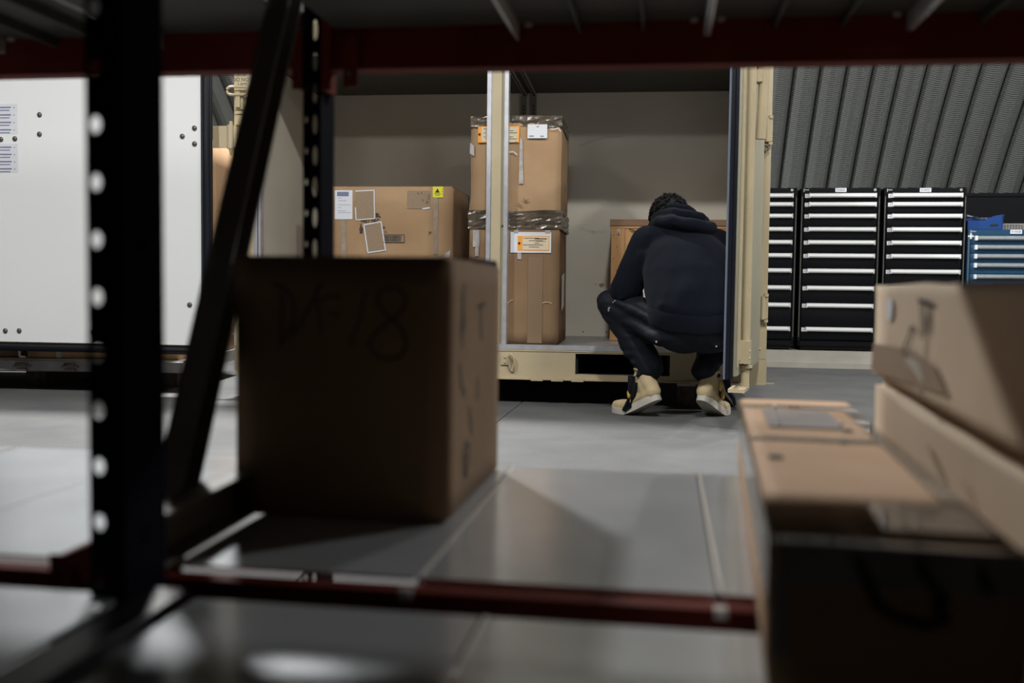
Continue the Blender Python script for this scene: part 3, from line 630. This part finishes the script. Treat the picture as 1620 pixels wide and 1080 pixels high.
m = MB(); m.stroke([(-.61, 1.115), (-.60, 1.10), (-.585, 1.11)], .008, 5.4165); m.stroke([(-.64, 1.09), (-.62, 1.075)], .007, 5.4165); m.build('dent', M_cardin, st)
m = MB(); m.add([(-.4005, y, z) for y, z in ((5.58, 1.23), (5.66, 1.19), (5.63, 1.14))], [(0, 1, 2)]); m.build('tear', M_dark, st)
# plywood crate behind the person
cr = thing('wooden_crate', 'orange plywood crate against the container back wall, behind the crouching person', 'crate', B, (.18, 6.2, .323))
m = MB(); m.box(-.146, .596, 6.0, 6.46, .324, .990); m.build('body', M_ply, cr)
m = MB(); m.box(-.156, .600, 5.988, 6.47, 1.008, 1.044); m.box(-.150, .598, 5.995, 6.46, .992, 1.008, 1); m.build('lid', [M_plyd, M_ply], cr)
MB().box(-.146, -.070, 5.985, 6.0, .324, .990).build('corner_batten', M_ply, cr); MB().box(.52, .594, 5.985, 6.0, .324, .990).build('corner_batten', M_ply, cr)
MB().box(-.070, .52, 5.988, 6.0, .324, .40).build('bottom_batten', M_ply, cr)
m = MB()
for k in range(9):
    m.ball((-.132+.02*(k % 2), 5.9845, .95-k*.07), .004, 0, 6)
m.build('nail', M_bolt, cr)
m = MB(); m.box(-.112, -.096, 5.978, 5.985, .955, .985, 0); m.box(-.106, -.101, 5.976, 5.978, .955, .972, 1); m.build('staple', [M_alu, M_bolt], cr)
m = MB(); m.stroke([(-.04, .985), (-.02, .98), (0, .97)], .006, 5.9835-.0005+.003); m.build('scratch', M_dark, cr)
pp = thing('paper_sheet', 'white paper lying on the crate front between the person\'s arm and side', 'paper', B, (.02, 5.90, .62)); MB().box(-.02, .09, 5.955, 5.957, .55, .72).build('sheet', M_paper, pp)

# ------------------------------------------------------------------ metal air pallet with boxes behind the left door
pl = thing('metal_pallet', 'grey flat metal cargo pallet behind the open white door', 'pallet', W, (-2.8, 6.3, 0))
m = MB(); m.box(-4.0, -1.90, 5.76, 6.9, .155, .185); m.build('top_plate', M_alud, pl)
m = MB(); m.prism([(5.76, .180), (5.735, .175), (5.735, .120), (5.76, .112), (6.9, .112), (6.9, .155), (5.76, .155)], 'x', -4.0, -1.90); m.build('edge_rail', M_alud, pl)
for x in (-2.83, -2.55, -2.14):
    m = MB(); m.box(x-.05, x+.05, 5.725, 5.738, .140, .150); m.box(x-.03, x+.03, 5.72, 5.738, .118, .132); m.tube([(x-.03, 5.722, .150), (x-.03, 5.722, .162), (x+.03, 5.722, .162), (x+.03, 5.722, .150)], .005, 6); m.build('tie_down_ring', M_bolt, pl)
for x in (-3.7, -2.9, -2.1): MB().box(x-.06, x+.06, 6.05, 6.85, 0, .112).build('bearer', M_timber, pl)
g = None
k1 = carton('cardboard_box', 'wide plain cardboard box showing below the white door, on the metal pallet', W, -2.83, -1.935, 5.80, 6.40, .187, .40, M_card, amp=.002, seed=51)
MB().box(-2.66, -2.63, 5.796, 5.797, .19, .40).build('tape', M_tapeg, k1)
carton('cardboard_box', 'dark cardboard box at the far left of the metal pallet', W, -3.6, -2.90, 5.84, 6.5, .187, .62, M_card2, amp=.002, seed=52)
carton('cardboard_box', 'mid-height cardboard box between white door and tan post, lower one with a seam', W, -2.60, -1.925, 5.80, 6.35, .402, .82, M_card2, amp=.002, seed=53)
k2 = carton('cardboard_box', 'cardboard box with white label in the gap beside the white door', W, -2.60, -1.93, 5.80, 6.30, .823, 1.40, M_card2, amp=.002, seed=54)
m = MB(); m.box(-1.928, -1.9265, 5.84, 5.97, 1.13, 1.23, 0)
for k in range(4): m.box(-1.9265, -1.926, 5.86, 5.93-.01*(k % 2), 1.14+k*.022, 1.148+k*.022, 1)
m.build('label', [M_paper, M_ink], k2)
k3 = carton('cardboard_box', 'topmost cardboard box with pale edge in the gap beside the white door', W, -2.60, -1.935, 5.80, 6.36, 1.403, 1.66, M_card, amp=.002, seed=55)
carton('cardboard_box', 'tall cardboard box at the far end of the metal pallet', W, -2.55, -1.92, 6.42, 6.88, .187, 1.55, M_card2, amp=.002, seed=56)
m = thing('foam_bracket', 'small white L-shaped bracket on the metal pallet below the door', 'bracket', W, (-2.86, 5.80, .187)); MB().box(-2.875, -2.868, 5.785, 5.80, .187, .235).box(-2.875, -2.84, 5.785, 5.80, .187, .199).build('body', M_paper, m)

# ------------------------------------------------------------------ drawer cabinets
def cabinet(label, u0, u1, z0, z1, v0, handles, letters, mt, code, hmt=M_hand, grp=None, cap=False, nlet=True):
    t = thing('drawer_cabinet', label, 'cabinet', A, ((u0+u1)/2, v0+.35, z0), grp)
    m = MB(); m.box(u0, u0+.02, v0, v0+.70, z0+.035, z1); m.box(u1-.02, u1, v0, v0+.70, z0+.035, z1); m.box(u0, u1, v0+.005, v0+.70, z1-.045, z1); m.box(u0, u1, v0+.68, v0+.70, z0+.04, z1)
    m.box(u0, u1, v0+.0, v0+.70, z0+.03, z0+.07); m.box(u0+.02, u1-.02, v0+.05, v0+.65, z0+.07, z0+.09)
    m.build('housing', mt, t)
    m = MB(); m.box(u0+.03, u1-.03, v0+.04, v0+.6, z0, z0+.03); m.build('plinth', M_dark, t)
    for a_ in (u0+.006, u1-.010): MB().box(a_, a_+.004, v0-.002, v0, z0+.1, z1-.07).build('edge_strip', M_grey, t)
    hs = handles+[z0+.075-.022]
    for i, h in enumerate(handles):
        top = h+.022; bot = hs[i+1]+.026
        d = MB().box(u0+.026, u1-.026, v0+.004, v0+.03, bot, top, bev=.002).build('drawer', mt, t)
        m = MB(); prof = [(v0+.004, h+.018), (v0-.012, h+.017), (v0-.022, h+.008), (v0-.024, h-.006), (v0-.018, h-.016), (v0-.012, h-.017), (v0-.010, h+.004), (v0+.004, h+.006)]
        a0, a1 = u0+.066, u1-.038
        m.prism(prof, 'x', a0, a1)
        e_ = .014 if cap else .004
        for a in (a0, a1): m.box(a-e_, a+.004, v0-.026, v0+.004, h-.019, h+.018, 1 if cap else 0)
        m.build('handle', [hmt, M_paper], d)
        if letters[i]:
            m = MB(); m.box(u0+.031, u0+.061, v0-.001, v0+.004, h-.019, h+.012, 0); m.text(letters[i], .020, (u0+.046, v0-.002, h-.003), 1); m.build('letter_card', [M_paper, M_inkb], d)
    m = MB(); cx = (u0+u1)/2; m.box(cx-.044, cx+.044, v0+.0, v0+.004, z1-.034, z1-.002, 0); m.text(code, .024, (cx, v0-.001, z1-.018), 1, sx=.95); m.build('code_plate', [M_paper, M_inkb], t)
    m = MB(); m.box(u0+.02, u0+.024, v0+.001, v0+.005, z1-.032, z1-.006); m.text('Vidmar', .012, (u0+.045, v0-.0, z1-.016)); m.build('maker_badge', M_hand, t)
    m = MB(); m.tube([(u1-.045, v0+.005, z1-.018), (u1-.045, v0-.004, z1-.018)], .010, 12); m.ball((u1-.045, v0-.004, z1-.018), .004, 1); m.build('lock', [M_alu, M_dark], t)
    return t
H = [1.424, 1.351, 1.255, 1.145, 1.037, .927, .801, .658, .513, .314]; LT = ['K', 'J', 'H', 'G', 'F', 'E', 'D', 'C', 'B', 'A']
cabinet('black drawer cabinet with pale handles, plate 01A026, in full view', 1.103, 1.735, .147, 1.487, 8.6, H, LT, M_cab, '01A026')
cabinet('black drawer cabinet with pale handles, plate 01A027, beside the blue cabinet', 1.765, 2.405, .147, 1.485, 8.6, H, LT, M_cab, '01A027')
cabinet('black drawer cabinet half hidden behind the tan container post', .440, 1.072, .147, 1.487, 8.6, H, LT, M_cab, '01A025')
cabinet('low blue drawer cabinet with grey handles and white end caps', 2.425, 3.16, .147, 1.148, 8.6, [1.078, 1.004, .931, .858, .765, .672, .56, .43, .28], ['']*9, M_cabb, '01A028', M_handg, cap=True)
ex_ = MB().prism([(2.447+x*.022, 1.093+z*.022) for x, z in ((-.3, -1), (.3, -1), (.3, -.3), (1, -.3), (1, .3), (.3, .3), (.3, 1), (-.3, 1), (-.3, .3), (-1, .3), (-1, -.3), (-.3, -.3))], 'y', 8.596, 8.602); ex_.build('cross_badge', M_hand, [o for o in bpy.data.objects if o.get('label', '').startswith('low blue drawer')][0])
m = thing('low_partition', 'black low panel standing behind the blue drawer cabinet', 'panel', A, (3.6, 9.6, .135)); MB().box(2.50, 4.9, 9.55, 9.6, .136, 1.52).box(2.50, 2.54, 9.5, 9.65, .136, 1.525).box(2.5, 4.9, 9.54, 9.61, 1.50, 1.53).build('panel', M_cab, m)
bn = thing('parts_bin', 'blue plastic parts bin on top of the blue drawer cabinet', 'bin', A, (2.56, 8.8, 1.15))
m = MB(); m.prism([(2.435, 1.15), (2.70, 1.15), (2.715, 1.275), (2.64, 1.262), (2.56, 1.225), (2.435, 1.222)], 'y', 8.66, 8.668); m.prism([(2.435, 1.15), (2.70, 1.15), (2.715, 1.275), (2.435, 1.26)], 'y', 9.0, 9.008)
m.box(2.435, 2.441, 8.66, 9.0, 1.15, 1.225); m.box(2.700, 2.71, 8.66, 9.0, 1.15, 1.272); m.box(2.435, 2.705, 8.66, 9.0, 1.15, 1.155); m.build('bin_shell', M_blueb, bn)
MB().box(2.61, 2.67, 8.657, 8.66, 1.178, 1.195).build('label_slot', M_dark, bn)
bg = thing('plastic_bag', 'crumpled clear plastic bag lying in the blue parts bin', 'bag', A, (2.54, 8.85, 1.16))
m = MB(); g_ = 10; vs = []
for j in range(g_+1):
    for i in range(g_+1):
        x = 2.45+.235*i/g_; y = 8.68+.28*j/g_; z = 1.222+.04*(1-i/g_)+.016*noise.noise(Vector((x*25, y*25, 1)))+.012*sin(pi*j/g_); vs.append((x, y, z))
m.add(vs, [(j*(g_+1)+i, j*(g_+1)+i+1, (j+1)*(g_+1)+i+1, (j+1)*(g_+1)+i) for j in range(g_) for i in range(g_)]); m.build('film', M_film, bg)
gt = thing('mesh_tray', 'grey mesh tray lying on the blue cabinet behind the bin', 'tray', A, (2.95, 8.9, 1.149)); m = MB().box(2.73, 3.14, 8.75, 9.1, 1.15, 1.195); 
for k in range(18): m.box(2.735+k*.022, 2.742+k*.022, 8.746, 8.75, 1.155, 1.205, 1)
m.box(2.73, 3.14, 8.745, 8.755, 1.195, 1.205, 1); m.build('tray_body', [M_grey, M_alud], gt)

# ------------------------------------------------------------------ the crouching person
PB = Vector((.85, 4.88, 0))
pr = thing('person', 'person in navy hoodie, black trousers and tan boots crouching with back turned', 'person', W, (PB.x, PB.y, 0))
def capsule(m, p, q, r0, r1, n=14, sx=1.0):
    """tapered limb with round ends"""
    p, q = Vector(p), Vector(q); d = q-p; L = d.length; d.normalize(); pts, rs = [], []
    for k in range(4): a = pi/2*(1-k/4); pts.append(p-d*r0*sin(a)); rs.append(max(r0*cos(a), 1e-4))
    for k in range(5): pts.append(p.lerp(q, k/4)); rs.append(r0+(r1-r0)*k/4)
    for k in range(1, 5): a = pi/2*k/4; pts.append(q+d*r1*sin(a)); rs.append(max(r1*cos(a), 1e-4))
    m.tube(pts, 0, n, rs=rs, cap=False); return m
def ellip(m, c, r, rot=None, seg=24):
    c = Vector(c); t = MB(); t.ball((0, 0, 0), 1, 0, seg)
    R_ = rot or Matrix.Identity(3); m.add([c+R_ @ Vector((x*r[0], y*r[1], z*r[2])) for x, y, z in t.v], t.f, 0, True); return m
def remesh(m, name, mt, parent, voxel, smooth=4, lab=None, disp=None, decim=None):
    o = MB.build(m, name, mt, parent, lab)
    r = o.modifiers.new('r', 'REMESH'); r.mode = 'VOXEL'; r.voxel_size = voxel; r.use_smooth_shade = True
    s_ = o.modifiers.new('s', 'SMOOTH'); s_.iterations = smooth; s_.factor = .6
    dg = bpy.context.evaluated_depsgraph_get(); dg.update(); me = bpy.data.meshes.new_from_object(o.evaluated_get(dg)); o.modifiers.clear(); o.data = me
    if not me.materials: me.materials.append(mt)
    off = Vector(OFF[o.name])
    if disp:
        me.update(); ns = [v.normal.copy() for v in me.vertices]
        for v, n_ in zip(me.vertices, ns): v.co += n_*disp(v.co+off)
    for p in me.polygons: p.use_smooth = True
    me.update(); return o
def mir(p): return p
# joints (world)
HIP_L, HIP_R = (.76, 4.84, .47), (.98, 4.86, .47)
KN_L, KN_R = (.508, 5.02, .550), (1.105, 5.12, .56)
AN_L, AN_R = (.685, 4.93, .205), (.958, 4.93, .205)
SH_L, SH_R = (.665, 4.98, .858), (1.025, 5.00, .848)
EL_L, EL_R = (.560, 4.97, .625), (1.075, 5.06, .62)
WR_L, WR_R = (.64, 5.24, .60), (.96, 5.28, .62)
# body: one continuous skin surface, mostly under the clothes
m = MB()
ellip(m, (.795, 5.12, .985), (.078, .098, .108), Matrix.Rotation(radians(-38), 3, 'X')); ellip(m, (.795, 5.175, .935), (.055, .06, .075), Matrix.Rotation(radians(-38), 3, 'X'))
capsule(m, (.835, 4.99, .92), (.80, 5.08, .97), .060, .056)
for sx in (-1, 1): ellip(m, (.795+sx*.078, 5.125, .965), (.014, .022, .032))
ellip(m, (.797, 5.225, .905), (.014, .022, .02)); ellip(m, (.797, 5.225, .88), (.024, .012, .008))
capsule(m, (.86, 4.84, .50), (.84, 4.93, .70), .11, .12); capsule(m, (.84, 4.93, .70), (.84, 4.98, .84), .12, .085); capsule(m, SH_L, SH_R, .05, .05)
for hip, kn, an in ((HIP_L, KN_L, AN_L), (HIP_R, KN_R, AN_R)):
    capsule(m, hip, kn, .07, .05); capsule(m, kn, an, .048, .034); capsule(m, (.86, 4.85, .49), hip, .08, .08)
for sh, el, wr, s_ in ((SH_L, EL_L, WR_L, 1), (SH_R, EL_R, WR_R, -1)):
    capsule(m, sh, el, .042, .036); capsule(m, el, wr, .036, .026)
    w = Vector(wr); d = Vector((s_*.25, .9, -.12)).normalized(); side = Vector((1, -s_*.25, 0)).normalized(); dn = Vector((0, 0, -1))
    pc = w+d*.05; capsule(m, w, w+d*.07-side*.018, .024, .018); capsule(m, w, w+d*.07+side*.018, .024, .018)
    for k, ln in enumerate((.066, .074, .070, .056)):
        b0 = w+d*.082+side*(-s_*(.030-.020*k)); k1_ = b0+d*ln*.5+dn*.006; k2_ = k1_+d*ln*.3+dn*ln*.28; k3_ = k2_+d*ln*.05+dn*ln*.28
        capsule(m, b0-d*.02, k1_, .0092, .0085, 10); capsule(m, k1_, k2_, .0085, .008, 10); capsule(m, k2_, k3_, .008, .007, 10)
    tb0 = w+d*.03+side*(-s_*.026); tm = tb0+d*.028-side*(s_*.022)+dn*.01; capsule(m, tb0, tm, .012, .010, 10); capsule(m, tm, tm+d*.028+dn*.008, .010, .008, 10)
remesh(m, 'body', M_skin, pr, .0055, 2)
# hoodie
m = MB()
secs = [((.885, 4.79, .51), (.232, .155, .06)), ((.885, 4.79, .56), (.240, .160, .09)), ((.880, 4.82, .61), (.243, .165, .12)), ((.872, 4.87, .71), (.240, .165, .12)), ((.858, 4.92, .80), (.215, .150, .11)), ((.845, 4.965, .870), (.180, .125, .080)), ((.842, 4.99, .925), (.13, .09, .055))]
for (c, r), (c2, r2) in zip(secs[:-1], secs[1:]):
    for q in range(5):
        t = q/5; ellip(m, Vector(c).lerp(Vector(c2), t), Vector(r).lerp(Vector(r2), t), Matrix.Rotation(radians(18), 3, 'X'))
ellip(m, secs[-1][0], secs[-1][1])
capsule(m, (.80, 4.97, .895), SH_L, .088, .082); capsule(m, (.885, 4.98, .888), SH_R, .088, .082)
capsule(m, SH_L, EL_L, .086, .078); capsule(m, EL_L, WR_L, .074, .050); capsule(m, SH_R, EL_R, .086, .072); capsule(m, EL_R, WR_R, .070, .046)
# folds at armpit, elbow and waist
for p, q, r in (((.63, 4.895, .80), (.60, 4.91, .66), .016), ((.60, 4.905, .70), (.54, 4.905, .64), .014), ((.59, 4.91, .62), (.53, 4.90, .58), .012), ((.70, 4.70, .56), (.80, 4.655, .53), .012)):
    capsule(m, p, q, r, r*.5, 10)
def hd(c): return .007*noise.noise(c*7)+.004*noise.noise(Vector((c.x*16, c.y*16, c.z*7)))
hoo = remesh(m, 'hoodie', M_hoodie, pr, .010, 5, disp=hd)
# ribbed hem
m = MB(); vs = []; n = 40
for j, (z, k) in enumerate(((.545, 1.0), (.530, 1.022), (.470, 1.0), (.452, .95), (.450, .85))):
    for i in range(n):
        a = 2*pi*i/n; vs.append((.878+.228*k*cos(a), 4.785+.158*k*sin(a), z+.006*cos(a*2)+.030*sin(a)+.002*sin(a*9)))
m.add(vs, [(j*n+i, j*n+(i+1) % n, (j+1)*n+(i+1) % n, (j+1)*n+i) for j in range(4) for i in range(n)], 0, True); m.build('waistband', M_hoodie, hoo)
# hood lying on the neck
m = MB()
pts = [(.700, 5.02, .945), (.720, 4.94, .962), (.775, 4.885, .965), (.85, 4.865, .952), (.925, 4.88, .940), (.975, 4.93, .935), (.985, 5.0, .935)]
for p, q in zip(pts[:-1], pts[1:]): capsule(m, p, q, .030, .031)
pts = [(.715, 5.06, .985), (.735, 4.985, 1.00), (.79, 4.93, 1.008), (.86, 4.925, .998), (.925, 4.95, .985), (.955, 5.01, .975)]
for p, q in zip(pts[:-1], pts[1:]): capsule(m, p, q, .027, .029)
pts = [(.735, 5.07, 1.015), (.79, 5.00, 1.038), (.86, 5.0, 1.034), (.905, 5.05, 1.015)]
for p, q in zip(pts[:-1], pts[1:]): capsule(m, p, q, .024, .024)
ellip(m, (.835, 5.0, .975), (.10, .075, .045))
remesh(m, 'hood', M_hoodie, hoo, .007, 9, disp=lambda c: .005*noise.noise(c*14))
# hair: tight curls over the skull
m = MB(); random.seed(5); R38 = Matrix.Rotation(radians(-38), 3, 'X')
ellip(m, (.795, 5.105, 1.0), (.092, .108, .112), R38)
cnt = 0
while cnt < 420:
    v = Vector((random.gauss(0, 1), random.gauss(0, 1), random.gauss(0, 1))).normalized()
    if v.y > .55: continue
    c = Vector((.795, 5.105, 1.0))+R38 @ Vector((v.x*.092, v.y*.108, v.z*.112))
    a = v.orthogonal().normalized(); b = v.cross(a); r = random.uniform(.006, .010); ph = random.random()*6
    m.tube([c+(a*cos(ph+t)+b*sin(ph+t))*r+v*(.002+.0022*t) for t in (0, 1.2, 2.4, 3.6, 4.8)], .0034, 5); cnt += 1
m.build('hair', M_hair, pr)
# trousers
m = MB()
ellip(m, (.865, 4.82, .445), (.222, .170, .110)); ellip(m, (.80, 4.79, .415), (.12, .12, .085)); ellip(m, (.95, 4.79, .415), (.12, .12, .085))
for hip, kn, an in ((HIP_L, KN_L, AN_L), (HIP_R, KN_R, AN_R)):
    h_, k_, a_ = Vector(hip), Vector(kn), Vector(an)
    capsule(m, h_-Vector((0, 0, .02)), k_-Vector((0, 0, .01)), .108, .080); capsule(m, k_, a_+Vector((0, 0, .035)), .080, .067)
    mid = k_.lerp(a_, .45); d = (k_-a_).normalized(); s_ = d.cross(Vector((0, 1, 0))).normalized()
    for t in (.25, .42, .6, .78, .9):
        c = k_.lerp(a_, t); sg = 1 if random.random() > .5 else -1
        capsule(m, c-s_*.055+Vector((0, -.035, .012*sg)), c+s_*.05+Vector((0, -.04, -.012*sg)), .018, .014, 10)
capsule(m, (.70, 4.74, .47), (.52, 4.93, .56), .030, .02, 10); capsule(m, (.69, 4.74, .40), (.56, 4.90, .48), .030, .02, 10)
def td(c): return .012*noise.noise(Vector((c.x*7, c.y*7, c.z*13)))+.012*abs(noise.noise(Vector((c.x*9+c.z*9, c.y*8, c.z*17-c.x*8))))
tr = remesh(m, 'trousers', M_trous, pr, .010, 2, disp=td)
m = MB()
for c in ((.672, 4.66, .350), (.965, 4.64, .345)):
    ok_, p_, n_, i_ = tr.closest_point_on_mesh(Vector(c)-Vector(OFF[tr.name])); p_ = p_+Vector(OFF[tr.name]); m.ball(p_, .0055, 0, 8)
m.build('snap', M_alu, tr)
m = MB(); random.seed(2)
for k in range(6):
    a = k/5; ok_, c, n_, i_ = tr.closest_point_on_mesh(Vector((.425+.045*a, 4.90, .500+.085*a))-Vector(OFF[tr.name])); c = c+Vector(OFF[tr.name])+n_*.001; m.ball(c, .0055, 0, 6, (1, .6, .7))
m.build('reflective_print', M_alud, tr)
for pts in ([(.598, 4.93, .20), (.592, 4.93, .13), (.582, 4.94, .07), (.560, 4.96, .025)], [(.615, 4.92, .17), (.606, 4.925, .10), (.590, 4.93, .05), (.566, 4.95, .022)], [(1.065, 4.93, .20), (1.08, 4.93, .13), (1.105, 4.93, .09), (1.115, 4.94, .06)]):
    m = MB(); m.tube(pts, .009, 8, rs=[.020, .014, .010, .006]); m.build('cuff_strap', M_trous, tr)
# boots: heel raised, toes bent on the floor
def boot(heel, toe, side):
    hx_, hy_ = heel; tx, ty = toe; dv = Vector((tx-hx_, ty-hy_, 0)); Lh = dv.length; d = dv.normalized(); s_ = Vector((-d.y, d.x, 0))
    Lf = .315
    def P(t, w, h):       # t 0 heel .. 1 toe, w sideways metres, h above the sole line
        ball = .66; a = radians(26)
        if t >= ball: x = (ball*Lf*cos(a))+(t-ball)*Lf; z = .0+max(0, (t-.9))*.06*1; nx, nz = 0, 1
        else: x = t*Lf*cos(a); z = (ball-t)*Lf*sin(a); nx, nz = sin(a), cos(a)
        base = Vector((hx_, hy_, 0))+d*x+s_*w
        k = min(1, max(0, (t-ball+.08)/.16)) if t > ball-.08 else 0
        return base+Vector((0, 0, z))+(d*nx+Vector((0, 0, nz)))*h
    bt = MB()
    secs_ = [(.035, .034, .05), (.10, .038, .05), (.25, .039, .055), (.45, .041, .050), (.66, .045, .036), (.82, .043, .030), (.92, .034, .024)]
    for (t, w, h), (t2, w2, h2) in zip(secs_[:-1], secs_[1:]):
        for sgn in (-1, 0, 1): capsule(bt, P(t, sgn*w*.38, .028+h*.45), P(t2, sgn*w2*.38, .028+h2*.45), max(w*.70, .02), max(w2*.70, .02))
    top = P(.13, 0, .125)+Vector((0, .0, .015))
    capsule(bt, P(.075, 0, .05), top, .040, .043); capsule(bt, P(.20, 0, .05), top+d*.022, .042, .042); capsule(bt, P(.38, 0, .05), top+d*.035-Vector((0, 0, .02)), .036, .036)
    r_ = []
    for k in range(15): a = 2*pi*k/14; r_.append(top+d*.012+Vector((.044*cos(a), .044*sin(a), .030+.007*sin(2*a+1))))
    bt.tube(r_, .010, 8, cap=False)
    b = remesh(bt, 'boot', M_boot, pr, .006, 4, disp=lambda c: .003*noise.noise(c*22))
    m = MB(); n = 30; vs = []
    outl = []
    for k in range(n):
        a = 2*pi*k/n; t = .5-.5*cos(a); w = (.040+.014*max(0, min(1, (t-.4)/.35)))*abs(sin(a))**.55*(1 if sin(a) > 0 else -1)*(1.0 if t < .93 else .95)
        outl.append((t*1.03-.015, w*1.08))
    for h in (-.001, .012, .024, .034):
        for t, w in outl: vs.append(P(t, w*(1.0 if h < .03 else .97), h+(.0)))
    N = len(outl)
    m.add(vs, [(j*N+k, j*N+(k+1) % N, (j+1)*N+(k+1) % N, (j+1)*N+k) for j in range(3) for k in range(N)], 0, True)
    half = [(k, N-k) for k in range(1, N//2)]
    for lvl in (0, 3):
        fs = [(lvl*N+0, lvl*N+1, lvl*N+N-1)]+[(lvl*N+k, lvl*N+k+1, lvl*N+N-k-1, lvl*N+N-k) for k in range(1, N//2-1)]+[(lvl*N+N//2-1, lvl*N+N//2, lvl*N+N//2+1)]
        m.add(vs, fs)
    m.v = [(x, y, max(z, .002)) for x, y, z in m.v]
    m.build('sole', M_sole, b)
    m = MB(); c_ = P(.42, side*.048, .085)
    ellip(m, c_, (.010, .014, .026)); ellip(m, P(.30, side*.043, .115), (.010, .012, .026)); m.build('lining', M_booty, b, 'yellow padding showing at the lacing')
    m = MB(); capsule(m, top+Vector((0, 0, .0)), top+Vector((-side*.010, .01, .045)), .038, .037); m.build('sock', M_sock, pr)
    return b
boot((.725, 4.855), (.545, 5.06), 1)
boot((.925, 4.85), (1.085, 5.07), -1)
